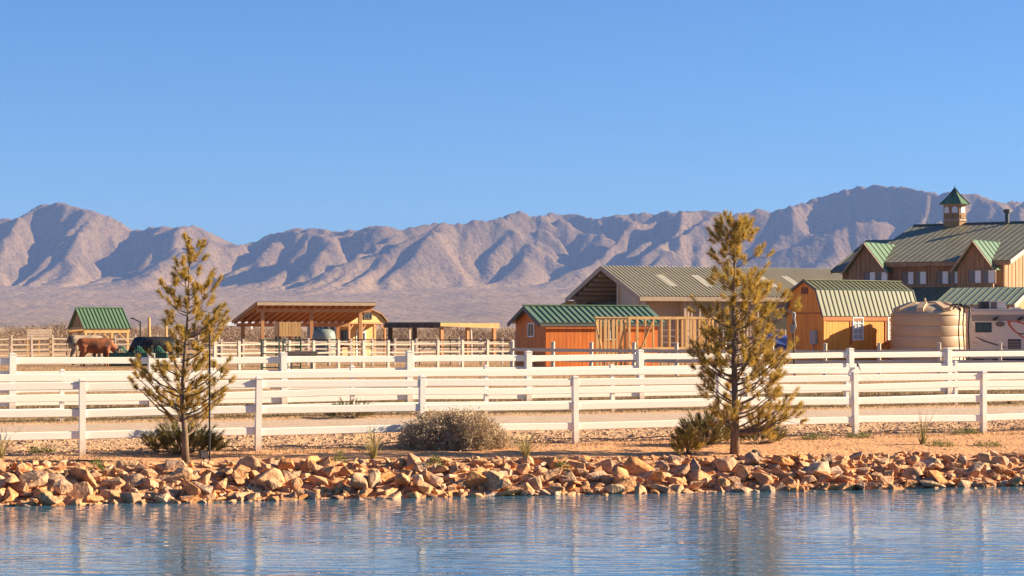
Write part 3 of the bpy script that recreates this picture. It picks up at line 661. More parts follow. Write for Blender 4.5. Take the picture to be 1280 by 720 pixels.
m_ = MB(); m_.box(-.05, -.03, W/2-.24, W/2+.22, zr-.62, zr-.30); v_ = m_.build('gable_vent', M['darkwood'], gam)
m_ = MB()
for k in range(5): m_.box(-.065, -.05, W/2-.22, W/2+.20, zr-.60+k*.06, zr-.575+k*.06)
m_.build('louver', M['amber_trim'], v_)
for a, b in ((.0, .14), (L-.14, L)):
    m_ = MB(); m_.box(a, b, -.045, -.02, -.2, ze-.3); m_.build('corner_board', M['amber'], gam)
for px in (1071.5, 1115):
    c = reach(p, e, px); window(gam, 'x', c, -.022, zpx(424, 97)-p.z, .62, 1.02, fm='white', pm='curtain', bars=(2, 4), fr=.06, ft=.06)
    m_ = MB(); m_.box(c-.53, c-.42, -.05, -.022, 1.1, 2.45); m_.build('trim_shadow', M['amber_trim'], gam)  # brown strip painting the shadow that the window trim casts
m_ = MB(); m_.box(-.17, -.022, W*.14, W*.30, zpx(430, 96)-p.z, zpx(413, 96)-p.z); pb = m_.build('meter_box', M['panel_grey'], gam)
m_ = MB(); m_.box(-.185, -.172, W*.155, W*.285, zpx(429, 96)-p.z, zpx(414, 96)-p.z); m_.build('cover', M['panel_grey'], pb)
m_ = MB(); m_.tube((-.08, W*.24, -.2), (-.08, W*.24, zpx(430, 96)-p.z), .03); m_.build('conduit', M['panel_grey'], pb)

# ------------------------------------------------------------------ lodge
phi = -R(35); e, n_ = rot_dirs(phi); p = at(1080, 128)
L = reach(p, e, 1255); ze = zpx(335.5, 128)-p.z+.38
Dh = 8.4; sl = (zpx(284, 135.5)-p.z-ze)/Dh; zr = ze+Dh*sl
lod = empty('lodge', p, phi, label='big two-storey wooden lodge with green roof, dormers and a cupola', cat='lodge')
m_ = MB(); m_.box(0, L, 0, 2*Dh, -.3, ze); m_.ext([(0, 0, ze), (0, 2*Dh, ze), (0, Dh, zr)], (L, 0, 0)); m_.build('wall', M['brownwall'], lod)
m_ = MB(); zw = zpx(357, 126)-p.z
x = .12
while x < L: m_.box(x, x+.06, -.035, 0, zw, ze-.1); x += .31
m_.build('batten', M['brownwall'], lod, kind='stuff')
m_ = MB(); y = .1
while y < 2*Dh: m_.box(L, L+.03, y, y+.06, 0, ze+sl*(Dh-abs(y-Dh))-.15); y += .6
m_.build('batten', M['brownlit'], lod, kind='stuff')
ov = .45; og = .55; zo = ze-ov*sl
fr = [(-.2, -ov, zo+.1), (L+og, -ov, zo+.1), (L+og, Dh, zr+.1), (-.2, Dh, zr+.1)]; bk = [(x, 2*Dh-y, z) for x, y, z in fr]
m_ = MB(); slab(m_, *fr, .1); slab(m_, *bk, .1); ro = m_.build('roof', M['roof_lodge'], lod)
m_ = MB(); seams(m_, *fr, .42, .045, .014); m_.build('seam', M['roof_lodge'], ro, kind='stuff')
m_ = MB(); m_.box(-.25, L+og, Dh-.12, Dh+.12, zr+.08, zr+.16); m_.build('ridge_cap', M['trim_grey'], ro)
m_ = MB(); m_.box(-.2, L+og, -ov-.05, -ov-.003, zo-.2, zo+.06); m_.build('fascia', M['brownwall'], ro)
for y2 in (-ov, 2*Dh+ov):
    m_ = MB(); m_.beam((L+og+.03, y2, zo-.02), (L+og+.03, Dh, zr-.02), .06, .26); m_.build('bargeboard', M['trim_pale'], ro)
# lower roof step at the left end
z2 = zpx(300, 133)-p.z; sl2 = (z2-(ze-.25))/4.9
q = [(-2.0, -.6, ze-.25-.3), (-.22, -.6, ze-.25-.3), (-.22, 4.9, z2), (-2.0, 4.9, z2)]
m_ = MB(); slab(m_, *q, .12); slab(m_, *[(x, 9.8-y, z) for x, y, z in q], .12); s2 = m_.build('end_roof', M['roof_lodge'], lod)
m_ = MB(); m_.beam((-2.03, -.6, ze-.62), (-2.03, 4.9, z2-.07), .06, .2); m_.build('bargeboard', M['trim_grey'], s2)
m_ = MB(); m_.ext([(-1.6, .2, -.3), (-1.6, 9.4, -.3), (-1.6, 9.4, ze-.3), (-1.6, 4.9, z2-.3), (-1.6, .2, ze-.3)], (1.58, 0, 0)); m_.build('end_wall', M['brownwall'], lod)
# dormers
for (pa, pb_) in ((1061, 1117), (1196, 1252)):
    xa = reach(p, e, pa); xb = reach(p, e, pb_); xm = (xa+xb)/2; zd = zpx(302.5, 127)-p.z if pa < 1100 else zpx(299.5, 123)-p.z
    zs_ = ze-.62
    m_ = MB(); m_.ext([(xa+.3, -.62, zw-.45), (xb-.3, -.62, zw-.45), (xb-.3, -.62, zs_+.15), (xm, -.62, zd-.12), (xa+.3, -.62, zs_+.15)], (0, 3.6, 0)); d_ = m_.build('dormer', M['brownwall'], lod)
    m_ = MB(); xx = xa+.45
    while xx < xb-.4: m_.box(xx, xx+.05, -.65, -.62, zw-.3, zs_-.1+max(.05, (zd-zs_-.05)*(1-abs(xx+.025-xm)/(xm-xa))-.25)); xx += .31
    m_.build('batten', M['brownwall'], d_, kind='stuff')
    yb = (zd-ze)/sl+.4; eb = 1.0
    for x_ in (xa, xb):
        qq = [(x_, -eb, zs_-.02), (x_, .02, zs_-.02), (xm, yb, zd), (xm, -eb, zd)]
        m_ = MB(); slab(m_, *qq, .07); r_ = m_.build('dormer_roof', M['roof_green'], d_)
        m_ = MB()
        for k in range(1, 7):
            t_ = k/7; xk = x_+(xm-x_)*0; yk = -eb+(yb+eb)*t_; f0 = max(0, (yk-.02)/(yb-.02)) if yk > .02 else 0
            m_.beam((x_+(xm-x_)*f0, yk, zs_-.02+(zd-zs_+.02)*f0+.02), (xm, yk, zd+.02), .03, .05)
        m_.build('seam', M['seam_dark'], r_, kind='stuff')
        m_ = MB(); m_.beam((x_, -eb-.02, zs_-.12), (xm, -eb-.02, zd-.1), .05, .2, (0, 1, 0)); m_.build('bargeboard', M['trim_tan'], r_)
# upper windows: dark panes between pale shutters
for (pa, pb_) in ((1086, 1115), (1128, 1158), (1171, 1201.5), (1216, 1249)):
    xa = reach(p, e, pa); xb = reach(p, e, pb_); q = (xb-xa)/4; za, zb_ = zw+.10, ze-.66
    wi = MB(); wi.box(xa-.06, xa, -.07, -.0, za-.06, zb_+.06); wi.box(xb, xb+.06, -.07, 0, za-.06, zb_+.06); wi.box(xa, xb, -.07, 0, za-.06, za); wi.box(xa, xb, -.07, 0, zb_, zb_+.06); wi.box(xa+2*q-.04, xa+2*q+.04, -.07, 0, za, zb_)
    o = wi.build('window', M['brownwall'], lod); by = -.652 if pa in (1086, 1216) else 0; o.location.y = by
    for k in range(4):
        m_ = MB(); x0_, x1_ = xa+k*q+(.04 if k == 2 else 0), xa+(k+1)*q-(.04 if k == 1 else 0)
        m_.box(x0_+.004, x1_-.004, -.045 if k % 2 else -.02, -.002, za, zb_); m_.build('shutter' if k % 2 else 'pane', M['white' if k % 2 else 'screen'], o)
# porch roof along the front and the lower storey
m_ = MB(); slab(m_, (-1.5, -2.6, zw-1.15), (L+.2, -2.6, zw-1.15), (L+.2, 0, zw-.12), (-1.5, 0, zw-.12), .1); pr = m_.build('porch_roof', M['roof_lodge'], lod)
m_ = MB(); seams(m_, (-1.5, -2.6, zw-1.15), (L+.2, -2.6, zw-1.15), (L+.2, 0, zw-.12), (-1.5, 0, zw-.12), .42, .045, .014); m_.build('seam', M['roof_lodge'], pr, kind='stuff')
pm = MB(); pm.box(-.09, .09, -.09, .09, -.3, zw-1.26); pme = pm.mesh('porch_post', M['brownlit'])
for k in range(6): link('porch_post', pme, lod, (-1.2+k*2.1, -2.4, 0))
# cupola on the ridge, and flue
q0 = lod.location+Vector((n_[0]*Dh, n_[1]*Dh, 0)); cx = reach(q0, e, 1193.5); dcu = (q0+Vector(e+(0,))*cx).y
cu = MB(); rw = .78; zc0, zc1 = zr-.25, zpx(255, dcu)-p.z
cu.lathe([(rw, zc0), (rw, zc1)], 8, (cx, Dh, 0)); cup = cu.build('cupola', M['brownlit'], lod)
cu = MB(); cu.lathe([(rw+.05, zr+.28), (rw+.05, zr+.4)], 8, (cx, Dh, 0)); cu.lathe([(rw+.04, zc1-.12), (rw+.06, zc1)], 8, (cx, Dh, 0)); cu.build('trim_band', M['trim_tan'], cup)
zc2 = zpx(235, dcu)-p.z
cu = MB(); cu.lathe([(rw+.28, zc1-.04), (rw*.55, zc1+(zc2-zc1)*.5), (.02, zc2)], 8, (cx, Dh, 0)); cr = cu.build('cupola_roof', M['roof_green'], cup)
cu = MB()
for k in range(8):
    a = 2*math.pi*k/8; cu.beam((cx+(rw+.28)*math.cos(a), Dh+(rw+.28)*math.sin(a), zc1-.02), (cx+rw*.55*math.cos(a), Dh+rw*.55*math.sin(a), zc1+(zc2-zc1)*.5+.02), .05, .05); cu.beam((cx+rw*.55*math.cos(a), Dh+rw*.55*math.sin(a), zc1+(zc2-zc1)*.5+.02), (cx, Dh, zc2+.03), .05, .05)
cu.tube((cx, Dh, zc2-.05), (cx, Dh, zc2+.18), .02); cu.build('seam', M['seam_dark'], cr)
for k in range(8):
    a = 2*math.pi*(k+.5)/8; ap = rw*math.cos(math.pi/8)+.012; t_ = Vector((-math.sin(a), math.cos(a), 0)); o_ = Vector((math.cos(a), math.sin(a), 0))
    c_ = Vector((cx, Dh, 0))+o_*ap
    poly = [c_-t_*.19+Vector((0, 0, zc1-.62)), c_+t_*.19+Vector((0, 0, zc1-.62))]+[c_+t_*.19*math.cos(b)+Vector((0, 0, zc1-.36+.17*math.sin(b))) for b in np.linspace(0, math.pi, 7)]
    m_ = MB(); m_.ext(poly, o_*.02); m_.build('pane', M['white'], cup)
    m_ = MB(); m_.ext([c_-t_*.2+Vector((0, 0, zr+.45)), c_+t_*.2+Vector((0, 0, zr+.45)), c_+t_*.2+Vector((0, 0, zc1-.72)), c_-t_*.2+Vector((0, 0, zc1-.72))], o_*.02); m_.build('panel', M['brownwall'], cup)
fx = reach(q0, e, 1261); m_ = MB(); m_.tube((fx, Dh-.3, zr-.3), (fx, Dh-.3, zr+.75), .14, n=14); m_.tube((fx, Dh-.3, zr+.72), (fx, Dh-.3, zr+.95), .24, n=14); m_.build('flue', M['trim_grey'], lod)
m_ = MB()
for dx_ in (0, .45): m_.tube((.3+dx_, Dh, zr), (.3+dx_, Dh, zr+.9), .02)
m_.build('antenna', M['panel_grey'], lod)
# low annex in front of the lodge
phi = -R(35); e, n_ = rot_dirs(phi); p = at(1176, 113)
L = reach(p, e, 1262); ze = zpx(380, 113)-p.z; Wd = 4.6; zr = ze+.85
ann = empty('annex', p, phi, label='low brown annex with green metal roof behind the motorhome', cat='annex')
m_ = MB(); m_.box(0, L, 0, Wd, -.3, ze); m_.ext([(0, 0, ze), (0, Wd, ze), (0, Wd/2, zr)], (L, 0, 0)); m_.build('wall', M['brownlit'], ann)
zo = ze-.4*.37; fr = [(-.3, -.4, zo+.1), (L+.4, -.4, zo+.1), (L+.4, Wd/2, zr+.1), (-.3, Wd/2, zr+.1)]
m_ = MB(); slab(m_, *fr, .1); slab(m_, *[(x, Wd-y, z) for x, y, z in fr], .1); ro = m_.build('roof', M['roof_annex'], ann)
m_ = MB(); seams(m_, *fr, .4, .045, .02); m_.build('seam', M['roof_green'], ro, kind='stuff')
m_ = MB(); m_.beam((L+.43, -.4, zo), (L+.43, Wd/2, zr), .06, .24); m_.build('bargeboard', M['trim_pale'], ro)
m_ = MB(); m_.box(-.3, L+.4, -.45, -.403, zo-.14, zo+.05); m_.build('fascia', M['brownwall'], ro)

# ------------------------------------------------------------------ beige water tank with pipes
p = Vector((20.11, 96.7, 0)); p.z = g1(p.x, p.y); rT = 46/F*96.7
tk = empty('water_tank', p, label='big beige ribbed plastic water tank between the amber barn and the motorhome', cat='water tank')
h1 = zpx(394, 96.7)-p.z; h2 = zpx(379, 96.7)-p.z; prof = [(rT, -.2)]; nb = 5
for k in range(nb):
    z0, z1 = h1*k/nb, h1*(k+1)/nb
    prof += [(rT-.035, z0), (rT-.006, z0+.03), (rT, z0+.05), (rT, z1-.05), (rT-.006, z1-.03), (rT-.035, z1-.005)]
m_ = MB(); m_.lathe(prof, 56); body = m_.build('body', M['tank'], tk, smooth=True)
m_ = MB(); m_.lathe([(rT-.06, h1-.02), (rT+.02, h1), (rT-.02, h1+.07), (rT*.82, h1+(h2-h1)*.55), (rT*.5, h1+(h2-h1)*.9), (rT*.2, h2), (.05, h2)], 56); dome = m_.build('dome', M['tank'], tk, smooth=True)
m_ = MB(); m_.lathe([(.36, h2-.25), (.36, h2+.04), (.33, h2+.07), (.05, h2+.1)], 28, (.25, -.2, 0)); m_.build('lid', M['tank'], dome)
for k in range(8):
    a = k*math.pi/4+.35; m_ = MB(); cs, sn = math.cos(a), math.sin(a)
    pts = []
    for r_, hh in ((rT*.93, .02), (rT*.93, .30), (rT*.5, .20), (rT*.42, -.1)):
        z = float(np.interp(r_, [rT*.2, rT*.5, rT*.82, rT], [h2, h1+(h2-h1)*.9, h1+(h2-h1)*.55, h1]))
        pts.append((cs*r_+sn*.17, sn*r_-cs*.17, z+hh-.08))
    m_.ext(pts, (-sn*.34, cs*.34, 0)); m_.build('lifting_rib', M['tank'], dome)
m_ = MB(); m_.tube((-.15, -.3, h2-.1), (-.22, -.3, h2+.24), .05); m_.build('vent', M['tank'], dome)
for (px, ytop) in ((1199, 385), (1204.5, 385), (1211.5, 383)):
    d = 94.5; X_ = (px-640)/F*d; zz = zpx(ytop, d)-p.z; pa = Vector((X_-p.x, d-p.y, -.2)); b_ = Vector((X_-p.x, d-p.y, zz))
    wob = [pa.lerp(b_, t_)+Vector((.03*math.sin(t_*9+px), 0, 0)) for t_ in np.linspace(0, 1, 9)]
    m_ = MB(); m_.path(wob, [.045 if px > 1205 else .03]*9); 
    if px < 1205: m_.path([b_, b_+Vector((-.05, .15, .18)), b_+Vector((-.22, .5, .16)), b_+Vector((-.3, .9, -.05))], [.04]*4)
    else: m_.tube(b_, b_+Vector((-.42, .2, .05)), .045)
    m_.build('pipe', M['soil_pipe'], tk, smooth=True)

# ------------------------------------------------------------------ motorhome
d = 98.5; p = at(1213, d); z0 = zpx(448, d)-p.z; zt = zpx(388, d)-p.z
rv = empty('motorhome', p, R(-3), label='parked pale motorhome with red and grey swooshes beside the beige tank', cat='motorhome')
Lr = 8.2
m_ = MB(); m_.ext([(0.0, 0, z0), (Lr, 0, z0), (Lr, 0, zt-.25), (Lr-.25, 0, zt), (.18, 0, zt), (0.0, 0, zt-.22)], (0, 2.4, 0)); m_.build('body', M['rv'], rv)
m_ = MB(); m_.box(-.02, Lr, -.02, 2.42, zt+.004, zt+.07); m_.build('roof', M['rv'], rv)
m_ = MB(); m_.box(.06, Lr, -.012, -.001, zt-.52, zt-.22); m_.build('awning_band', M['rv_band'], rv)
m_ = MB(); m_.box(.02, Lr, -.05, 0.0, zt-.14, zt-.04); m_.build('gutter_rail', M['rv'], rv)
def rvx(px): return reach(p, (math.cos(R(-3)), math.sin(R(-3))), px)
def rvz(py): return zpx(py, d)-p.z
for x0_, x1_, y0_, y1_ in ((1220, 1238.5, 404, 414.5),):
    window(rv, 'x', (rvx(x0_)+rvx(x1_))/2, -.001, rvz(y1_), rvx(x1_)-rvx(x0_), rvz(y0_)-rvz(y1_), fm='black', fr=.035, bars=(2, 1), ft=.03)
m_ = MB(); xv, zv = rvx(1250), rvz(405); m_.ext([(xv+.22*math.cos(t_)*(1.0), -.001, zv+.13*math.sin(t_)) for t_ in np.linspace(0, 2*math.pi, 18)[:-1]], (0, -.05, 0)); m_.build('vent_hood', M['grey_decal'], rv)
for px in (1244, 1275):
    m_ = MB(); m_.tube((rvx(px)-.1, -.06, rvz(400)), (rvx(px)+.12, -.12, rvz(396.5)), .06, n=10); m_.box(rvx(px)-.03, rvx(px)+.04, -.05, 0, rvz(400), rvz(397)); m_.build('flood_lamp', M['black'], rv)
m_ = MB(); xg0, xg1 = rvx(1260), rvx(1276); m_.box(xg0, xg1, -.02, 0, rvz(436), rvz(424)); g_ = m_.build('fridge_vent', M['black'], rv)
m_ = MB()
for k in range(5): zz = rvz(435)+k*(rvz(425)-rvz(435))/5; m_.box(xg0+.03, xg1-.03, -.035, -.022, zz, zz+.04)
m_.build('grille_bar', M['rv_band'], g_)
def decal(name, pts, m__, y=-.006):
    mb = MB(); mb.ext([(rvx(a), -.002, rvz(b)) for a, b in pts], (0, y, 0)); mb.build(name, M[m__], rv)
decal('red_swoosh', [(1258.5, 402), (1262, 399.8), (1268, 399.5), (1276, 402), (1290, 408), (1290, 409.5), (1276, 404.5), (1268, 402.3), (1264, 402.6), (1262.5, 404), (1264.5, 408), (1270, 414), (1278, 420), (1290, 427), (1290, 428.5), (1276, 421), (1267, 414), (1261, 407.5)], 'red_decal')
decal('grey_stripe', [(1218.5, 421), (1221, 421), (1232, 425.5), (1246, 430), (1258, 434), (1257, 434.6), (1244, 431.6), (1230, 427.3)], 'grey_decal')
decal('grey_stripe', [(1272, 416), (1290, 417), (1290, 419), (1275, 418)], 'grey_decal')
decal('white_stripe', [(1212.8, 398), (1214.5, 398), (1218.8, 407), (1218.6, 409)], 'white')
decal('white_stripe', [(1225.5, 416), (1226.5, 416), (1231.5, 420.5), (1231, 421)], 'white')
decal('red_stripe', [(1214, 427), (1216, 427), (1223, 430), (1222, 430.3)], 'red_decal')
m_ = MB(); xa = rvx(1229); xb = rvx(1261); m_.ext([(xa, .5, zt+.07), (xb, .5, zt+.07), (xb-.02, .5, zt+.28), (xb-.2, .5, zt+.46), (xa+.1, .5, zt+.46), (xa, .5, zt+.36)], (0, .8, 0)); ac = m_.build('air_conditioner', M['rv'], rv)
m_ = MB(); m_.box(xa-.02, xa+.38, .48, 1.28, zt+.09, zt+.44); m_.build('ac_shroud', M['black'], ac)
m_ = MB(); m_.box(xa+.46, xa+.76, .485, .5, zt+.1, zt+.42); m_.build('ac_grille', M['grey_decal'], ac)
for px in (1222, 1268):
    m_ = MB(); m_.box(rvx(px), rvx(px)+.5, .9, 1.4, zt+.07, zt+.16); m_.build('roof_vent', M['rv'], rv)
for px in (1236, 1300, 1420):
    m_ = MB(); x_ = rvx(px); m_.tube((x_, .1, .38), (x_, .4, .38), .38, n=24); wh = m_.build('wheel', M['black'], rv); m_ = MB(); m_.tube((x_, .08, .38), (x_, .12, .38), .2, n=20); m_.build('rim', M['steel'], wh)
m_ = MB(); m_.box(.2, Lr, .15, 2.2, z0-.22, z0-.002); m_.build('chassis', M['black'], rv)

# ------------------------------------------------------------------ long wooden canopy
phi = R(22.8); e, n_ = rot_dirs(phi); p = at(328, 110)
cn = empty('wooden_canopy', p, phi, label='long open wooden canopy with a sloping shed roof on brown posts', cat='canopy')
xr = reach(p, e, 466); xl = reach(p, e, 318); D = 4.2; z0 = zpx(377, 110)-p.z; dz = -.20
fy = -.5; zf = z0; zb = z0-(D+.9)*.195
m_ = MB(); slab(m_, (xl, fy, zf), (xr, fy, zf), (xr, D+.4, zb), (xl, D+.4, zb), .05); ro = m_.build('roof', M['roof_dark'], cn)
m_ = MB(); slab(m_, (xl+.02, fy+.03, zf-.056), (xr-.02, fy+.03, zf-.056), (xr-.02, D+.38, zb-.056), (xl+.02, D+.38, zb-.056), .03); m_.build('deck', M['cedar'], cn)
jm = MB(); jm.beam((0, fy+.05, zf-.19), (0, D+.35, zb-.19), .05, .18); jme = jm.mesh('joist', M['cedar'])
k = xl+.08
while k < xr: link('joist', jme, cn, (k, 0, 0)); k += .41
m_ = MB(); m_.box(xl, xr, fy-.05, fy, zf-.21, zf-.035); m_.build('fascia', M['trim_tan'], cn)
for x_ in (xl-.045, xr+.005): m_ = MB(); m_.beam((x_, fy, zf-.13), (x_, D+.4, zb-.13), .04, .18); m_.build('fascia', M['cedar'], cn)
for y in (0, D-.1):
    z = zf-(y-fy)*.195-.28; m_ = MB(); m_.box(xl+.1, xr-.1, y-.08, y+.08, z-.2, z); m_.build('beam', M['cedar'], cn)
    for px in (328, 389, 450):
        x_ = reach(p, e, px); m_ = MB(); m_.box(x_-.09, x_+.09, y-.09, y+.09, -.3, z-.2); m_.build('column', M['cedar'], cn)
# ------------------------------------------------------------------ yellow gambrel cabin behind the canopy
phi = R(40); e, n_ = rot_dirs(phi); p = at(435, 126)
cb = empty('gambrel_cabin', p, phi, label='yellow gambrel cabin with a small porch, behind the wooden canopy', cat='cabin')
W = reach(p, e, 483.5); L = reach(p, n_, 384); ze = zpx(403, 126)-p.z; zk = zpx(393, 126)-p.z; zr = zpx(386, 127)-p.z
pf = [(0, ze), (W*.17, zk), (W/2, zr), (W*.83, zk), (W, ze)]
m_ = MB(); m_.ext([(0, 1.2, -.2), (W, 1.2, -.2), (W, 1.2, ze), (0, 1.2, ze)], (0, L-1.2, 0)); m_.build('wall', M['palewall'], cb)
m_ = MB(); m_.ext([(0.02, 1.14, -.2), (W-.02, 1.14, -.2), (W-.02, 1.14, ze), (.02, 1.14, ze)], (0, .058, 0)); m_.build('porch_wall', M['yellow'], cb)
m_ = MB(); m_.ext([(a, 0, b) for a, b in pf], (0, .3, 0)); m_.build('gable', M['yellow'], cb)
m_ = MB(); m_.box(-.03, W+.03, -.04, 1.1, ze-.1, ze-.005); m_.build('porch_beam', M['cedar'], cb)
m_ = MB()
for i in range(4):
    a, b = pf[i], pf[i+1]; slab(m_, (a[0], -.12, a[1]+.08), (b[0], -.12, b[1]+.08), (b[0], L, b[1]+.08), (a[0], L, a[1]+.08), .07)
rf = m_.build('roof', M['roof_dark'], cb)
for i in range(4):
    a, b = pf[i], pf[i+1]; m_ = MB(); m_.beam((a[0], -.14, a[1]+.03), (b[0], -.14, b[1]+.03), .04, .1, (0, 1, 0)); m_.build('bargeboard', M['cedar'], rf)
for f_ in (.04, .36, .68, .96):
    m_ = MB(); m_.box(W*f_-.06, W*f_+.06, .0, .12, -.2, ze-.1); po = m_.build('porch_post', M['cedar'], cb)
    m_ = MB(); m_.beam((W*f_, .06, ze-.5), (W*f_+(.35 if f_ < .9 else -.35), .06, ze-.1), .07, .08, (0, 1, 0)); m_.build('brace', M['cedar'], po)
window(cb, 'x', W*.5, -.002, zk-.25, .5, .62, fm='darkwood', bars=(2, 2), fr=.07)
window(cb, 'x', W*.2, 1.138, .75, .6, .85, fm='darkwood', bars=(2, 2), fr=.07)
dr = MB(); dr.box(W*.47, W*.72, 1.10, 1.138, 0, 1.55); dr.ext([(W*.595+W*.125*math.cos(t_), 1.10, 1.55+.35*math.sin(t_)) for t_ in np.linspace(0, math.pi, 9)], (0, .036, 0)); do = dr.build('door', M['white'], cb)
m_ = MB(); m_.box(W*.50, W*.69, 1.08, 1.098, .7, 1.5); m_.build('pane', M['glass'], do)
for c_ in (L*.42, L*.72): window(cb, 'y', c_, -.002, ze-.72, .6, .45, fm='darkwood', fr=.05)
# ------------------------------------------------------------------ low corner shelter
phi = R(35); e, n_ = rot_dirs(phi); p = at(551.5, 116)
ls = empty('corral_shelter', p, phi, label='low flat-roofed shelter with left side coloured dark as in shade and brown posts, behind the pens', cat='shelter')
Rr = reach(p, e, 618); Lf = reach(p, n_, 487); zt = zpx(402.5, 116)-p.z
m_ = MB(); slab(m_, (-.2, -.2, zt), (Rr+.2, -.2, zt-.12), (Rr+.2, Lf+.2, zt-.12), (-.2, Lf+.2, zt), .06); ro = m_.build('roof', M['roof_green'], ls)
m_ = MB(); m_.ext([(-.2, -.24, zt-.25), (Rr+.2, -.24, zt-.37), (Rr+.2, -.24, zt-.07), (-.2, -.24, zt-.06)], (0, .035, 0)); m_.build('fascia', M['lumber'], ls)
m_ = MB(); m_.box(-.24, -.202, -.2, Lf+.2, zt-.34, zt-.06); m_.build('fascia', M['darkwood'], ls)  # left face is in shade; its shade is painted as darker wood
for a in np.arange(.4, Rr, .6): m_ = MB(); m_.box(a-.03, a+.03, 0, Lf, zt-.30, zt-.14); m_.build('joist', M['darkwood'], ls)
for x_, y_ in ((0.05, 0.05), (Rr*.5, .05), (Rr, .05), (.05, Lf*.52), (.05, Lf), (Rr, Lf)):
    m_ = MB(); m_.box(x_-.1, x_+.1, y_-.1, y_+.1, -.3, zt-.31); m_.build('column', M['cedar' if y_ < .1 else 'darkwood'], ls)  # posts off the front side get the same painted shade tone
# ------------------------------------------------------------------ small pavilion with green roof
phi = R(32); e, n_ = rot_dirs(phi); p = at(106.5, 150)
pv = empty('pavilion', p, phi, label='small open pavilion with a steep green metal roof behind the cattle', cat='pavilion')
L = reach(p, e, 160.5); W = 3.4; ze = zpx(409, 150)-p.z; zr = zpx(384.5, 152)-p.z; sl = (zr-ze)/(W/2)
fr = [(-.15, -.15, ze-.1), (L+.15, -.15, ze-.1), (L+.15, W/2, zr), (-.15, W/2, zr)]; bk = [(x, W-y, z) for x, y, z in fr]
m_ = MB(); slab(m_, *fr, .06); slab(m_, *bk, .06); ro = m_.build('roof', M['roof_green'], pv)
m_ = MB(); seams(m_, *fr, .29, .05, .05); m_.build('seam', M['roof_green'], ro, kind='stuff')
m_ = MB(); m_.box(-.17, L+.17, W/2-.12, W/2+.12, zr-.02, zr+.04); m_.build('ridge_cap', M['roof_green'], ro)
for x_ in (.1, L-.1):
    m_ = MB(); m_.ext([(x_, .2, ze+.05), (x_, W-.2, ze+.05), (x_, W/2, zr-.2)], (.05, 0, 0)); g_ = m_.build('gable_infill', M['cedar'], pv)
    m_ = MB(); m_.box(x_-.05, x_-.002, W/2-.06, W/2+.06, ze, zr-.15); m_.build('king_post', M['lumber'], g_)
    m_ = MB(); m_.box(x_-.06, x_+.1, .13, W-.13, ze-.16, ze+.02); m_.build('tie_beam', M['lumber'], pv)
for y_ in (0.05, W-.05): m_ = MB(); m_.box(-.1, L+.1, y_-.075, y_+.075, ze-.42, ze-.18); m_.build('beam', M['lumber'], pv)
for x_ in (.05, L-.05):
    for y_ in (.05, W-.05):
        m_ = MB(); m_.box(x_-.09, x_+.09, y_-.09, y_+.09, -.3, ze-.42); po = m_.build('post', M['lumber'], pv)
        s_ = 1 if x_ < 1 else -1; m_ = MB(); m_.beam((x_, y_-.1, ze-1.15), (x_+s_*.75, y_-.1, ze-.42), .08, .12, (0, 1, 0)); m_.build('brace', M['lumber'], po)

# ------------------------------------------------------------------ pen furniture
def planks(root, axis_x, z0, z1, n_p, thick, m_, vertical=True):
    for k in range(n_p):
        b = MB(); g = .02
        if vertical: a0 = axis_x*k/n_p; b.box(a0+g/2, a0+axis_x/n_p-g/2, 0, thick, z0, z1)
        else: hh = (z1-z0)/n_p; b.box(0, axis_x, 0, thick, z0+k*hh+g/2, z0+(k+1)*hh-g/2)
        b.build('plank', m_, root)
p = at(349, 103); bx = empty('plank_box', p, R(20), label='slatted wooden box on legs under the long canopy', cat='box')
wb = 1.15; z0, z1 = zpx(418, 103)-p.z, zpx(402.5, 103)-p.z
planks(bx, wb, z0, z1, 7, .04, M['lumber'])
for k in range(4): b = MB(); b.box(-.045, -.005, .05+k*.22, .25+k*.22, z0, z1); b.build('plank', M['lumber'], bx)
for x_, y_ in ((.05, .1), (wb-.05, .1), (.05, .85), (wb-.05, .85)): b = MB(); b.box(x_-.05, x_+.05, y_-.05, y_+.05, -.2, z1-.05); b.build('leg', M['darkwood'], bx)
b = MB(); b.box(0, wb, -.03, .95, z0-.1, z0-.01); b.build('floor_board', M['lumber'], bx)
p = at(405, 106); tk2 = empty('stock_tank', p, label='squat grey-green water tank between the canopy posts', cat='tank')
rr2 = .62; ht = zpx(410, 106)-p.z
b = MB(); b.lathe([(rr2, -.1), (rr2, ht*.5), (rr2-.02, ht*.52), (rr2, ht*.55), (rr2, ht*.75), (rr2*.9, ht*.9), (rr2*.4, ht*.99), (.05, ht)], 36); b.build('shell', M['greytank'], tk2, smooth=True)
b = MB(); b.lathe([(.18, ht-.06), (.18, ht+.05), (.02, ht+.06)], 20, (.15, -.1, 0)); b.build('lid', M['black'], tk2)
p = at(33.5, 118); pb = empty('plank_windbreak', p, R(24), label='standing tan plank panel beyond the tan paddock fence', cat='panel'); wp = 31*118/F
planks(pb, wp, zpx(424, 118)-p.z, zpx(411.5, 118)-p.z, 4, .05, M['rail_tan'], False)
for x_ in (.06, wp/2, wp-.06): b = MB(); b.box(x_-.05, x_+.05, .052, .13, -.2, zpx(411, 118)-p.z); b.build('upright', M['lumber'], pb)
p = at(360, 86.5); tr = empty('feed_trough', p, R(8), label='long grey metal trough on the ground before the pens', cat='trough'); lt = 34*86.5/F
b = MB(); hh = .34; zb_ = zpx(449, 86.5)-p.z
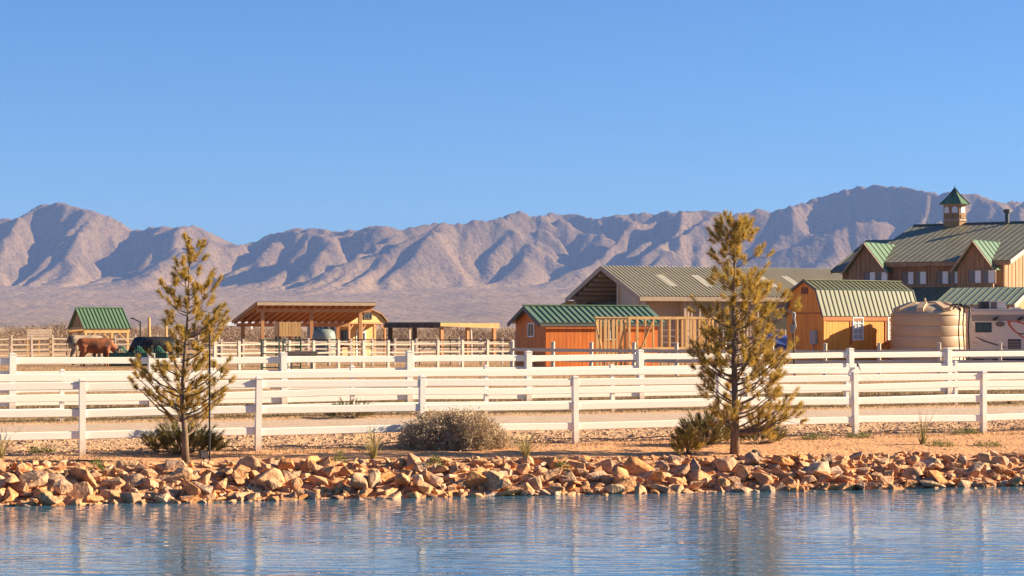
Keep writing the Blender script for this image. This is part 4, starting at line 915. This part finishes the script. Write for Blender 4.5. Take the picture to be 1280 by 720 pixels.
b.add([(0, 0, zb_), (lt, 0, zb_), (lt, .5, zb_), (0, .5, zb_), (-.12, -.1, zb_+hh), (lt+.12, -.1, zb_+hh), (lt+.12, .6, zb_+hh), (-.12, .6, zb_+hh), (-.06, -.04, zb_+hh-.01), (lt+.06, -.04, zb_+hh-.01), (lt+.06, .54, zb_+hh-.01), (-.06, .54, zb_+hh-.01), (.03, .03, zb_+.04), (lt-.03, .03, zb_+.04), (lt-.03, .47, zb_+.04), (.03, .47, zb_+.04)],
      [(3, 2, 1, 0), (0, 1, 5, 4), (1, 2, 6, 5), (2, 3, 7, 6), (3, 0, 4, 7), (4, 5, 9, 8), (5, 6, 10, 9), (6, 7, 11, 10), (7, 4, 8, 11), (8, 9, 13, 12), (9, 10, 14, 13), (10, 11, 15, 14), (11, 8, 12, 15), (12, 13, 14, 15)])
b.build('basin', M['steel'], tr)
for x_ in (.15, lt-.15): b = MB(); b.box(x_-.04, x_+.04, .05, .45, -.1, zb_-.002); b.build('leg', M['steel'], tr)
# dark tubular gate panel
for (px, d, lab) in ((327, 87.6, 'dark green tubular gate standing open before the canopy, left of the trough'), (354, 88.6, 'dark tubular gate leaning behind the grey trough')):
    p = at(px, d); gt = empty('tube_gate', p, R(14), label=lab, cat='gate', group='dark tube gates at the pens'); wg = 22*d/F; hg = zpx(424, d)-p.z
    for x_ in (0, wg): b = MB(); b.tube((x_, 0, -.1), (x_, 0, hg), .035); b.build('upright', M['feeder'], gt)
    for k in range(5): b = MB(); z = .15+(hg-.18)*k/4; b.tube((0.03, 0, z), (wg-.03, 0, z), .025); b.build('bar', M['feeder'], gt)
# steel pipe railing on the pens
def bar_rail(pa, pb_, da, db, ztop, lab):
    a, b2 = at(pa, da), at(pb_, db); rt = empty('pipe_railing', a, label=lab, cat='railing', group='dark pipe rails above the pens')
    h_ = zpx(ztop, da)-a.z; d_ = b2-a
    for k in range(8): t_ = k/7; m_ = MB(); q = d_*t_; m_.tube(q+Vector((0, 0, -.2)), q+Vector((0, 0, h_)), .03); m_.build('post', M['soil_pipe'], rt)
    for z in (h_, h_*.72): m_ = MB(); m_.tube(Vector((0, 0, z)), d_+Vector((0, 0, z)), .028); m_.build('rail', M['soil_pipe'], rt)
bar_rail(372, 640, 101, 100, 424.5, 'thin dark pipe railing running above the white pen fence')
# lamp post and wooden poles by the pavilion
p = at(175.5, 112); lp = empty('lamp_post', p, label='thin dark post with a short arm right of the green pavilion', cat='post'); hp = zpx(402, 112)-p.z
b = MB(); b.tube((0, 0, -.2), (0, 0, hp), .05); b.build('pole', M['soil_pipe'], lp); b = MB(); b.tube((0, 0, hp-.03), (-.42, 0, hp+.18), .035); b.build('arm', M['soil_pipe'], lp)
b = MB(); b.box(-.55, -.36, -.06, .06, hp+.15, hp+.22); b.build('lamp_head', M['soil_pipe'], lp)
for px, pt, d, lab in ((186.5, 397, 116, 'tall bare wooden pole right of the lamp post'), (207.5, 402, 116, 'wooden pole half hidden by the left pine'), (511.5, 412, 112, 'grey wooden stake under the left half of the low shelter'), (588.5, 412, 110, 'grey wooden stake under the right half of the low shelter'), (645, 414, 95, 'grey wooden stake at the corner of the orange shed')):
    p = at(px, d); b = MB(); h_ = zpx(pt, d)-p.z; b.path([(0, 0, -.3), (.01, 0, h_*.5), (-.01, 0, h_)], [.09, .085, .07], 9); tag(b.build('wooden_pole', M['lumber'] if px < 300 else M['rail_tan'], None, loc=p), lab, 'pole', 'wooden poles')
# standpipe with meter on a post beside the amber barn
p = at(992.5, 79); up_ = empty('utility_post', p, label='weathered dark post with a tangled pale fitting on top, left of the amber barn', cat='post'); hp = zpx(391, 79)-p.z
b = MB(); b.path([(0.03, 0, -.3), (0, 0, hp*.45), (-.03, 0, hp*.75), (-.01, 0, hp*.93)], [.05, .05, .04, .035]); b.build('pole', M['darkwood'], up_, smooth=True)
b = MB(); b.path([(-.01, 0, hp*.9), (-.02, -.03, hp), (-.12, -.03, hp+.03), (-.26, 0, hp+.06)], [.05, .06, .045, .03]); b.path([(.0, -.05, hp*.72), (.05, -.07, hp*.8), (.0, -.06, hp*.9), (.04, -.05, hp)], [.03, .045, .04, .03]); b.build('fitting', M['panel_grey'], up_, smooth=True)
b = MB(); b.box(-.16, -.02, -.12, -.04, hp*.70, hp*.82); b.build('switch_box', M['steel'], up_)
# blue covered load and pale pipe panel in the gap behind the right pine
p = at(974, 103); tp = MB()
tp.path([(-.7, 0, .55), (-.3, .05, .85), (.3, 0, .8), (.7, .1, .5)], [.55, .75, .72, .5], 9); tag(tp.build('tarp_load', M['blue'], None, loc=p), 'blue tarp over a load beside the amber barn', 'tarp')
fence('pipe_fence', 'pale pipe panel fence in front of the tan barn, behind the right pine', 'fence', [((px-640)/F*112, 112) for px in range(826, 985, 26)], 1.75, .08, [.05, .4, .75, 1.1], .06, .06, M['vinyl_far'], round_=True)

# ------------------------------------------------------------------ cattle
def cow(name, label, hide, p, rz, s_=1., head_down=True, group='cattle at the hay feeder'):
    """x forward. One continuous surface: overlapping lofts fused by a voxel remesh."""
    root = empty(name, p, rz, label=label, cat='cow', group=group)
    b = MB()
    sp = [(-.82, 1.16, .10, .10), (-.78, 1.12, .22, .22), (-.62, 1.08, .29, .31), (-.3, 1.02, .33, .36), (.05, 1.0, .35, .38), (.4, 1.02, .31, .36), (.62, 1.06, .24, .31), (.78, 1.10, .16, .22)]
    def loft(rows, n=14):
        v = []
        for (x, z, ry, rz_) in rows: v += [(x, ry*math.cos(2*math.pi*k/n), z+rz_*math.sin(2*math.pi*k/n)*(1.0 if math.sin(2*math.pi*k/n) > 0 else 1.05)) for k in range(n)]
        m = len(rows)
        b.add(v, [(i*n+k, i*n+(k+1) % n, (i+1)*n+(k+1) % n, (i+1)*n+k) for i in range(m-1) for k in range(n)]+[tuple(range(n))[::-1], tuple(range((m-1)*n, m*n))])
    loft(sp)
    hz = .55 if head_down else 1.35
    b.path([(.6, 0, 1.12), (.9, 0, 1.12*.5+hz*.5), (1.08, 0, hz)], [.24, .17, .13], 12)
    b.path([(1.0, 0, hz+.05), (1.15, 0, hz-.04), (1.38, 0, hz-.20), (1.46, 0, hz-.26)], [.10, .135, .095, .07], 12)
    for sy in (-1, 1): b.path([(1.05, sy*.1, hz+.1), (1.02, sy*.24, hz+.10), (1.0, sy*.30, hz+.05)], [.03, .05, .02], 8)
    for sy in (-1, 1):
        sw = .06*sy
        b.path([(-.55, sy*.16, 1.0), (-.50+sw, sy*.20, .72), (-.66+sw, sy*.18, .46), (-.60+sw, sy*.17, .12), (-.57+sw, sy*.17, .0)], [.24, .16, .075, .055, .07], 10)
        b.path([(.5, sy*.16, .95), (.52-sw, sy*.18, .62), (.53-sw, sy*.17, .38), (.53-sw, sy*.17, .10), (.55-sw, sy*.17, .0)], [.2, .11, .07, .052, .068], 10)
    b.path([(-.84, 0, 1.2), (-.90, 0, 1.0), (-.88, .02, .7), (-.87, .02, .45)], [.045, .03, .024, .05], 8)
    o = b.build('body', M[hide], root, smooth=True); o.scale = (s_, s_, s_)
    r = o.modifiers.new('fuse', 'REMESH'); r.mode = 'VOXEL'; r.voxel_size = .035; r.use_smooth_shade = True
    sm_ = o.modifiers.new('soften', 'SMOOTH'); sm_.factor = .6; sm_.iterations = 5
    return root
p = at(119, 96.5); cow('cow', 'rust brown cow feeding beside the green hay feeder', 'hide_rust', p, R(14), 1.0)
p = at(107, 99.5); cow('cow', 'pale grey and white cow half hidden behind the rust brown cow', 'hide_grey', p, R(28), 1.08)
p = at(184, 99.5); cow('cow', 'black cow behind the hay feeder, nearer the rust brown cow', 'hide_black', p, R(150), 1.03)
p = at(200, 98.3); cow('cow', 'rightmost black cow, partly behind the left pine branches', 'hide_black', p, R(200), 1.03)
p = at(176, 95.2); fd = empty('hay_feeder', p, R(4), label='dark green hay feeder with bent hoops in front of the black cattle', cat='feeder')
b = MB(); b.box(-1.45, 1.25, -.38, .38, .05, zpx(441, 95)-p.z); b.build('trough', M['feeder'], fd)
for c_ in (-.92, -.12, .82):
    for k in range(9):
        x_ = c_-.36+.09*k; hh = 1.0-.28*((k-4)/4.5)**2; b = MB()
        b.path([(x_*1.0, -.39, .3), (x_*.96+c_*.04, -.34, hh*.8), (c_+(x_-c_)*.6, -.12, hh), (c_+(x_-c_)*.6, .12, hh), (x_, .34, hh*.8), (x_, .39, .3)], [.024]*6, 6); b.build('hoop', M['hoop'], fd)
    b = MB(); b.lathe([(.02, .05), (.26, .1), (.28, .3), (.2, .5), (.02, .55)], 14, (c_, 0, .05)); b.build('hay_basket', M['feeder'], fd)

# ------------------------------------------------------------------ plants
def needles_mesh(tufts, n_per, nl, wd, spread, m_):
    """tufts: rows of base xyz, dir xyz, length. Bottle-brush clumps of thin triangles."""
    T = np.array(tufts); nT = len(T); n_ = nT*n_per
    B = np.repeat(T[:, :3], n_per, 0); Dv = np.repeat(T[:, 3:6], n_per, 0); Ln = np.repeat(T[:, 6], n_per)
    t = rng.random(n_)**.8; rad = rng.normal(size=(n_, 3)); rad -= (rad*Dv).sum(1, keepdims=True)*Dv; rad /= np.linalg.norm(rad, axis=1, keepdims=True)+1e-6
    st = B+Dv*(t*Ln)[:, None]; k = spread*(1.15-t*.75)[:, None]
    nd = Dv*(.75)+rad*k; nd /= np.linalg.norm(nd, axis=1, keepdims=True); nd[:, 2] -= .06
    ln = nl*(.7+.6*rng.random(n_)); sd_ = np.cross(nd, rng.normal(size=(n_, 3))); sd_ /= np.linalg.norm(sd_, axis=1, keepdims=True)+1e-6
    wv = sd_*wd*.5; v = np.stack([st-wv, st+wv, st+nd*ln[:, None]+wv*.25, st+nd*ln[:, None]-wv*.25], 1).reshape(-1, 3)
    return np_mesh('crown', v, np.arange(n_*4).reshape(-1, 4), m_)
def unit(v): v = np.asarray(v, float); return v/(np.linalg.norm(v)+1e-9)
def pine(name, label, p, H, r0, ends, n_per, nl, sub, trunk_pts, seed):
    r = random.Random(seed); root = empty(name, p, label=label, cat='tree', group='young pines above the rocks')
    tb = MB(); tp = [Vector(q) for q in trunk_pts]; m = len(tp)
    tb.path([q for q in tp], [r0*(1-.93*k/(m-1))*(1.25 if k == 0 else 1)+.004 for k in range(m)], 10); tb.build('trunk', M['bark'], root, smooth=True)
    def trunk_at(z):
        for a, b in zip(tp[:-1], tp[1:]):
            if a.z <= z <= b.z: return a.lerp(b, (z-a.z)/(b.z-a.z+1e-9))
        return tp[-1] if z > tp[-1].z else tp[0]
    br = MB(); tufts = []
    for (ex, ey, ez, lush) in ends:
        E = Vector((ex, ey, ez)); hd = math.hypot(ex, ey); z0 = max(.42, min(ez-hd*r.uniform(.45, .75), H*.97)); a = trunk_at(z0)
        mid = a.lerp(E, .5)+Vector((0, 0, -.10*hd)); c1 = a.lerp(mid, .5)+Vector((0, 0, -.02*hd)); pts = [a, c1, mid, mid.lerp(E, .55)+Vector((0, 0, .02*hd)), E]
        rb = max(.007, .018*(1-z0/H)+.006); br.path(pts, [rb, rb*.85, rb*.7, rb*.5, rb*.3], 6)
        d = unit(E-mid); d[2] += .45; d = unit(d)
        tufts.append((*E, *d, r.uniform(.16, .26)*lush))
        for k in range(int(sub*lush+.5)):
            t = r.uniform(.35, 1.0); q = (mid.lerp(E, (t-.35)/.65) if t > .35 else mid); o_ = Vector((r.gauss(0, 1), r.gauss(0, 1), r.gauss(.35, .6))).normalized()
            ln = r.uniform(.10, .26)*lush; q2 = q+o_*ln; br.tube(q, q2, .006, .003, 5, False)
            dd = unit(Vector(o_)*.7+Vector(d)*.6+Vector((0, 0, .5))); tufts.append((*q2, *dd, r.uniform(.10, .2)*lush))
    for k in range(5): z = H*(.93+.017*k); q = trunk_at(min(z, H)); tufts.append((q.x, q.y, q.z-.04, r.uniform(-.3, .3), r.uniform(-.3, .3), .9, .14))
    br.build('branches', M['bark'], root); me = needles_mesh(tufts, n_per, nl, .0085, 1.0, M['needle']); link('crown', me, root)
    return root
# left pine: branch ends read off the picture (column, row) and spread in depth
p = at(232, 36.4); sc_ = p.y/F; H = (578-309)*sc_; rp = random.Random(3)
e1 = [(238.5, 311, 1), (246.5, 322, 1), (240, 328, .8), (224, 344, 1), (222, 353, 1), (227, 336, .9), (251, 347, .9), (259, 350, .9), (273, 358, 1.1), (267, 367, 1), (202, 362, .9), (204, 374, 1), (211, 383, 1), (245, 368, .9), (216, 370, .9), (247, 382, 1), (258, 384, 1.1), (273, 393, 1), (280, 398, .9), (278, 409, .9), (211, 398, 1), (222, 400, 1), (242, 404, 1), (251, 408, 1.1), (265, 406, 1), (233, 422, 1), (247, 426, 1.1), (269, 426, 1), (260, 433, 1), (207, 442, 1), (242, 448, 1.2), (249, 453, 1), (191, 448, .8), (164.5, 462, .9), (173, 461, .9), (160, 482, .7), (167, 475, .8), (189, 471, .9), (198, 467, .9), (207, 471, 1), (213, 462, 1), (247, 479, 1), (242, 484, 1), (285, 457, .9), (289, 480, .9), (278, 475, 1), (278, 497, 1), (265, 502, 1.1), (251, 502, 1.1), (216, 511, 1), (229, 517, 1.2), (247, 521, 1.2), (260, 515, 1.1), (269, 506, 1), (184, 497, .8), (198, 502, .9), (207, 497, .9), (225, 440, 1), (236, 462, 1), (222, 478, .9), (255, 462, .9), (228, 492, 1.0), (240, 505, 1.1), (218, 425, .9), (236, 388, .9), (232, 350, .7)]
ends = []
for (px, py, lu) in e1:
    ex = (px-232)*sc_*.95; ez = (578-py)*sc_; lim = .25+.55*(1-ez/H); ends.append((ex, rp.uniform(-lim, lim)*(1 if abs(ex) < .45 else .6), ez, lu*.95))
pine('pine_tree', 'thin young pine with sparse tufts on the left, beside a black pole', p, H, .062, ends, 150, .085, 2.6, [(0, 0, -.15), (-.01, 0, .5), (-.07, .02, 1.15), (-.02, 0, 1.9), (.05, 0, 2.8), (.075, 0, H)], 31)
# right pine: fuller
p = at(918, 39.4); sc_ = p.y/F; H = (568-291)*sc_; ends = []; rp = random.Random(9)
prof_l = [(272, 4), (285, 15), (300, 24), (320, 22), (340, 26), (360, 33), (380, 44), (400, 47), (430, 40), (445, 52), (470, 45), (500, 32), (520, 30), (545, 18)]
prof_r = [(272, 4), (285, 15), (300, 22), (315, 30), (340, 30), (355, 42), (365, 58), (390, 66), (420, 60), (450, 56), (480, 66), (500, 73), (520, 74), (545, 62)]
for k in range(84):
    py = 280+ (1-rp.random()**1.15)*266 if False else 278+268*rp.random()**.8; a = rp.uniform(0, 2*math.pi); c_, s2 = math.cos(a), math.sin(a)
    w_ = float(np.interp(py, *zip(*(prof_r if c_ > 0 else prof_l)))); rad = rp.uniform(.45, 1.0)**.6
    ends.append((c_*w_*rad*sc_, s2*45*rad*sc_*min(1, (py-262)/120), (568-py)*sc_, rp.uniform(.85, 1.25)))
for (px, py) in ((872, 442), (880, 450), (875, 385), (885, 395), (988, 392), (980, 380), (990, 500), (985, 520), (960, 430), (968, 470), (905, 295), (930, 300), (946, 318), (940, 356), (952, 372), (900, 350), (984, 440), (970, 400)):
    ends.append(((px-918)*sc_, rp.uniform(-.25, .25), (568-py)*sc_, 1.15))
pine('pine_tree', 'fuller golden green pine on the right, in front of the tan barn', p, H, .085, ends, 120, .095, 3.3, [(0, 0, -.15), (.02, 0, .6), (.0, 0, 1.6), (-.02, 0, 2.8), (.0, 0, 3.6), (.0, 0, H)], 77)

def leaf_bush(name, label, p, rx, ry, rz_, n_cl, n_leaf, ls, m_, group=None, up=.4, cl=.16, twigs=True, jag=.25):
    root = empty(name, p, label=label, cat='shrub', group=group)
    V_ = []; k = 0; b = MB(); rb = random.Random(len(label))
    cent = []
    while len(cent) < n_cl:
        v = rng.normal(size=3); v /= np.linalg.norm(v); v[2] = abs(v[2]); r_ = (.55+.45*rng.random()**.6)*(1+jag*(fbm(np.array([v[0]*2.5+7]), np.array([v[1]*2.5+v[2]*2]), 2, 5)[0]-.5)*2)
        cent.append((v[0]*rx*r_, v[1]*ry*r_, v[2]*rz_*r_))
    C = np.array(cent); n_ = n_cl*n_leaf
    B = np.repeat(C, n_leaf, 0)+rng.normal(size=(n_, 3))*cl*.45; B[:, 2] = np.maximum(B[:, 2], .01)
    out = B/np.array([rx, ry, rz_]); out /= np.linalg.norm(out, axis=1, keepdims=True)+1e-6
    nd = out*.6+rng.normal(size=(n_, 3))*.6; nd[:, 2] += up; nd /= np.linalg.norm(nd, axis=1, keepdims=True)
    sd_ = np.cross(nd, rng.normal(size=(n_, 3))); sd_ /= np.linalg.norm(sd_, axis=1, keepdims=True)+1e-6
    ln = ls*(.6+.8*rng.random(n_)); w_ = ln*.42
    v = np.stack([B, B+nd*(ln*.5)[:, None]+sd_*(w_*.5)[:, None], B+nd*ln[:, None], B+nd*(ln*.5)[:, None]-sd_*(w_*.5)[:, None]], 1).reshape(-1, 3)
    link('foliage', np_mesh('foliage', v, np.arange(n_*4).reshape(-1, 4), m_), root)
    if twigs:
        for c_ in cent[::3]: b.tube((c_[0]*.12, c_[1]*.12, 0), c_, .012, .004, 5, False)
        b.build('stems', M['twig'], root)
    return root
p = at(570, 39.6); p.y = 39.9
leaf_bush('saltbush', 'wide grey-green domed saltbush in front of the white fence', p, 1.12, .75, .66, 620, 50, .045, M['saltbush'], cl=.12, up=.1, jag=.38)
def spiky(name, label, p, rx, ry, rz_, n_t, m_, group=None, n_per=60, nl=.10):
    root = empty(name, p, label=label, cat='shrub', group=group); T = []
    b = MB()
    for k in range(n_t):
        a = random.uniform(0, 6.28); q = random.random()**.5; x_, y_ = math.cos(a)*q*rx, math.sin(a)*q*ry; z = rz_*(1-q*q)**.5*random.uniform(.25, .95)
        d = unit((x_/rx*.9, y_/ry*.9, random.uniform(.4, 1.0))); T.append((x_, y_, z, *d, random.uniform(.14, .30)))
        if k % 3 == 0: b.tube((x_*.1, y_*.1, 0), (x_, y_, z), .01, .004, 5, False)
    b.build('stems', M['twig'], root); link('foliage', needles_mesh(T, n_per, nl, .009, .55, m_), root); return root
spiky('juniper_shrub', 'dark spiky juniper behind the left pine trunk', at(229, 38.0), .62, .5, .48, 170, M['needle_dark'], 'dark junipers')
spiky('juniper_shrub', 'dark spreading juniper at the foot of the right pine', at(882, 41.0), .54, .45, .56, 150, M['needle_dark'], 'dark junipers')
spiky('golden_shrub', 'small round golden shrub left of the right pine', at(859, 39.1), .19, .19, .36, 60, M['needle'], n_per=70, nl=.07)
spiky('juniper_shrub', 'small dark shrub between the white fences near the left half', at(437, 47.8), .40, .3, .22, 60, M['needle_dark'], 'dark junipers')
spiky('juniper_shrub', 'low shrub at the right side of the right pine trunk', at(948, 41.6), .42, .3, .25, 60, M['needle_dark'], 'dark junipers')
def tuft(name, label, p, h_, n_b, sp, m_, wd=.008, cat='grass', group='grass tufts on the dirt strip'):
    root = empty(name, p, label=label, cat=cat, group=group); v = []; f = []
    for k in range(n_b):
        a = random.uniform(0, 6.28); r_ = random.random()*sp; hh = h_*random.uniform(.45, 1); x_, y_ = math.cos(a), math.sin(a); bx_, by_ = x_*random.uniform(0, .05), y_*random.uniform(0, .05); rows = 5
        s0 = len(v)
        for i in range(rows):
            t = i/(rows-1); px_, py_, pz_ = bx_+x_*r_*t**1.6*h_, by_+y_*r_*t**1.6*h_, hh*(t-.12*sp*t*t); w_ = wd*(1-.85*t)
            v += [(px_-y_*w_-w_*.5, py_+x_*w_, pz_), (px_+y_*w_+w_*.5, py_-x_*w_, pz_)]
        f += [(s0+2*i, s0+2*i+1, s0+2*i+3, s0+2*i+2) for i in range(rows-1)]
    link('blades', np_mesh('blades', v, f, m_), root); return root
tuft('grass_tuft', 'tall dry grass tuft left of the saltbush', at(467, 37.1), .75, 70, .75, M['grass'])
tuft('grass_tuft', 'dry spiky grass tuft right of the saltbush', at(657, 37.9), .62, 70, 1.0, M['grass'])
tuft('grass_tuft', 'wispy dry grass tuft near the right end of the front fence', at(1153, 41.5), .85, 46, .8, M['grass'], .007)
tuft('grass_tuft', 'dry grass tuft at the left edge of the picture', at(1, 37.0), .72, 50, .9, M['grass'])
tuft('yucca', 'small yucca behind the fences near the right edge', at(1262, 56.0), .55, 26, 1.3, M['grass'], .012, 'plant', None)
for px, d, lab in ((1208, 45.2, 'green weed patch at the foot of the rightmost fence post'), (1020, 43.2, 'faint green weed patch right of the right pine'), (1074, 43.6, 'tiny weed at the foot of a fence post right of the pine'), (1235, 41.3, 'low weeds on the dirt near the right edge'), (52, 37.9, 'sparse weeds behind the leftmost fence post'), (1176, 41.2, 'low weed right of the wispy grass tuft')):
    leaf_bush('weed', lab, at(px, d), .30, .2, .07, 34, 16, .035, M['weed'], 'weeds on the dirt', twigs=False, cl=.08)
for u, t, lab in ((7.6, 1.0, 'green weed growing between the rocks left of centre'), (9.9, .7, 'green weed growing between the rocks below the saltbush'), (5.9, 1.2, 'small yellow-green weed among the left rocks'), (1.6, 1.0, 'small weed among the rocks at far left')):
    x, y = shore_pt(u, t); leaf_bush('weed', lab, Vector((x, y, g1(x, y)+.18)), .13, .10, .16, 18, 14, .04, M['weed'], 'weeds among the rocks', twigs=False, cl=.06)
# straw and dry grass along the verges (nobody could count it)
def verge(name, n, fn, h_, m_, label):
    x, y = fn(n); z = gz(x, y); a = rng.random(n)*6.28; hh = h_*(.4+.8*rng.random(n)); l = rng.normal(size=(n, 2))*.5*hh[:, None]; w_ = .006+.006*rng.random(n)
    v = np.stack([np.stack([x-w_, y, z], -1), np.stack([x+w_, y, z], -1), np.stack([x+l[:, 0], y+l[:, 1], z+hh], -1)], 1).reshape(-1, 3)
    tag(link(name, np_mesh(name, v, np.arange(n*3).reshape(-1, 3), m_)), label, 'grass', kind='stuff')
verge('dry_grass', 26000, us_pts(-8, 44, 45.6, 54, 1.0), .10, M['straw'], 'short dry grass between the two far white fences')
verge('dry_grass', 5000, us_pts(-6, 36, 36.8, 38.6), .06, M['straw'], 'thin dry grass at the foot of the nearest fence')
verge('paddock_straw', 16000, us_pts(-30, 50, 55, 96), .12, M['straw'], 'trampled straw across the paddock dirt')
# far leafless brush along the plain
def brush(name, n_b, d0, d1, hmin, hmax, m_, label, x_rng=(-60, 1340), blades=150):
    vs = []; 
    for k in range(n_b):
        d = d0+(d1-d0)*random.random()**1.5; px = random.uniform(*x_rng); X_ = (px-640)/F*d; h_ = random.uniform(hmin, hmax); z = 1.0; n_ = blades
        a = rng.random(n_)*6.28; q = rng.random(n_)**.5; w_ = h_*.75
        bx_ = np.cos(a)*q*w_; by_ = np.sin(a)*q*w_; zz = h_*np.sqrt(np.clip(1-q*q*.9, 0, 1))*rng.random(n_)**.5
        B = np.stack([X_+bx_, d+by_, z+zz*.75], -1); nd = np.stack([bx_/w_*.8, by_/w_*.7, .25+rng.random(n_)*.4], -1)+rng.normal(size=(n_, 3))*.6
        nd /= np.linalg.norm(nd, axis=1, keepdims=True); ln = h_*(.08+.14*rng.random(n_)); s_ = np.cross(nd, rng.normal(size=(n_, 3))); s_ /= np.linalg.norm(s_, axis=1, keepdims=True)
        ww = .010+.014*rng.random(n_)*h_/2
        vs.append(np.stack([B-s_*ww[:, None], B+s_*ww[:, None], B+nd*ln[:, None]], 1).reshape(-1, 3))
    v = np.concatenate(vs); tag(link(name, np_mesh(name, v, np.arange(len(v)).reshape(-1, 3), m_)), label, 'brush', kind='stuff')
brush('desert_brush', 420, 165, 520, 1.4, 3.0, M['brush'], 'belt of leafless brown desert brush behind the ranch', blades=900)
brush('far_trees', 34, 620, 1100, 4, 7, M['brush_green'], 'dark trees far out on the plain at the left', (-40, 330), 150)

# ------------------------------------------------------------------ small things
def bird(name, label, p, rz, s_):
    b = MB()
    b.path([(-.6, 0, .35), (-.35, 0, .42), (0, 0, .5), (.25, 0, .68), (.36, 0, .85), (.42, 0, .98)], [.05, .16, .26, .22, .15, .05], 10)
    b.path([(-.4, 0, .42), (-.8, 0, .26), (-1.15, 0, .12)], [.12, .09, .05], 8); b.path([(.4, 0, .86), (.58, 0, .84)], [.05, .01], 6)
    for y in (-.08, .08): b.tube((0, y, 0), (0, y, .34), .025)
    o = b.build(name, M['bird'], None, smooth=True, loc=p, rot=(0, 0, rz)); o.scale = (s_,)*3; return tag(o, label, 'bird')
pp = at(232, 36.4); bird('bird', 'small bird perched on the tip of the left pine', Vector(((236-640)/F*36.4, 36.4, pp.z+(578-301)*36.4/F)), 2.4, .10)
Xb, Yb = 9.33, 54.25; bird('bird', 'grey bird perched on the top rail of the low fence, right of the right pine', Vector((Xb, Yb-.05, g1(Xb, Yb)+1.17-.18+.085)), 2.5, .14).rotation_euler = (0, -.75, 2.5)
p = at(262, 36.2); b = MB(); h_ = zpx(418, 36.2)-p.z; b.tube((0, 0, -.2), (0, 0, h_), .017, n=10); tag(b.build('metal_pole', M['black'], None, loc=p), 'thin straight black pole beside the left pine', 'pole')
p = at(254.5, 36.3); fl = empty('ground_light', p, R(20), label='small black floodlight on the ground between pine trunk and pole', cat='lamp')
b = MB(); b.box(-.07, .07, -.05, .06, .09, .22); b.build('housing', M['black'], fl); b = MB(); b.box(-.06, .06, -.062, -.052, .1, .21); b.build('lens', M['grey_decal'], fl); b = MB(); b.tube((0, 0, -.05), (0, 0, .1), .02); b.build('stake', M['black'], fl)
x, y = shore_pt(14.55, 2.0); p = at(941, 38.6); b = MB(); b.lathe([(.05, 0), (.09, .02), (.085, .12), (.06, .15), (.01, .155)], 14); tag(b.build('valve_cap', M['black'], None, loc=p, rot=(.5, .5, 0)), 'small black plastic cap on the dirt right of the right pine', 'cap')
p = at(998, 38.8); b = MB(); b.path([(-.09, 0, -.02), (-.07, 0, .07), (0, 0, .11), (.06, 0, .07), (.07, 0, .03)], [.006]*5, 6); tag(b.build('wire_loop', M['twig'], None, loc=p), 'thin bent wire loop sticking out of the dirt', 'wire')
for px, d, w_, lab in ((72, 36.2, 1.9, 'long thin black irrigation hose on the dirt at left'), (575, 37.3, 1.6, 'black irrigation hose lying on dirt below the saltbush'), (690, 37.8, 1.3, 'black irrigation hose right of the spiky grass tuft')):
    p = at(px, d); pts = []
    for t in np.linspace(-.5, .5, 14): x_ = p.x+w_*t; y_ = d+w_*t*.2+.04*math.sin(t*7+px); pts.append((x_-p.x, y_-p.y, g1(x_, y_)+.012-p.z))
    b = MB(); b.path(pts, [.011]*14, 6); tag(b.build('irrigation_hose', M['soil_pipe'], None, loc=p), lab, 'hose', 'irrigation hoses on the dirt')
# pale low roof far off behind the canopy
p = at(297, 700); fh = empty('far_house', Vector((p.x, 700, 1)), label='pale low house far off left of the wooden canopy', cat='house')
b = MB(); b.box(-4.5, 4.5, 0, 6, -.5, 2.2); b.build('wall', M['white'], fh); b = MB(); b.ext([(-5, -.5, 2.2), (-5, 6.5, 2.2), (-5, 3, 3.6)], (10, 0, 0)); b.build('roof', M['white'], fh)

# ------------------------------------------------------------------ haze
hm = bpy.data.materials.new('haze'); hm.use_nodes = True; hn = hm.node_tree; hn.nodes.remove(hn.nodes['Principled BSDF'])
pvn = hn.nodes.new('ShaderNodeVolumePrincipled'); pvn.inputs['Color'].default_value = (.28, .45, .95, 1); pvn.inputs['Density'].default_value = 5.8e-5
hn.links.new(pvn.outputs[0], hn.nodes['Material Output'].inputs['Volume'])
b = MB(); b.box(-9500, 9500, -200, 12500, -12, 720); tag(b.build('haze', hm), 'thin bluish desert haze over the plain and mountains', 'haze', kind='stuff')
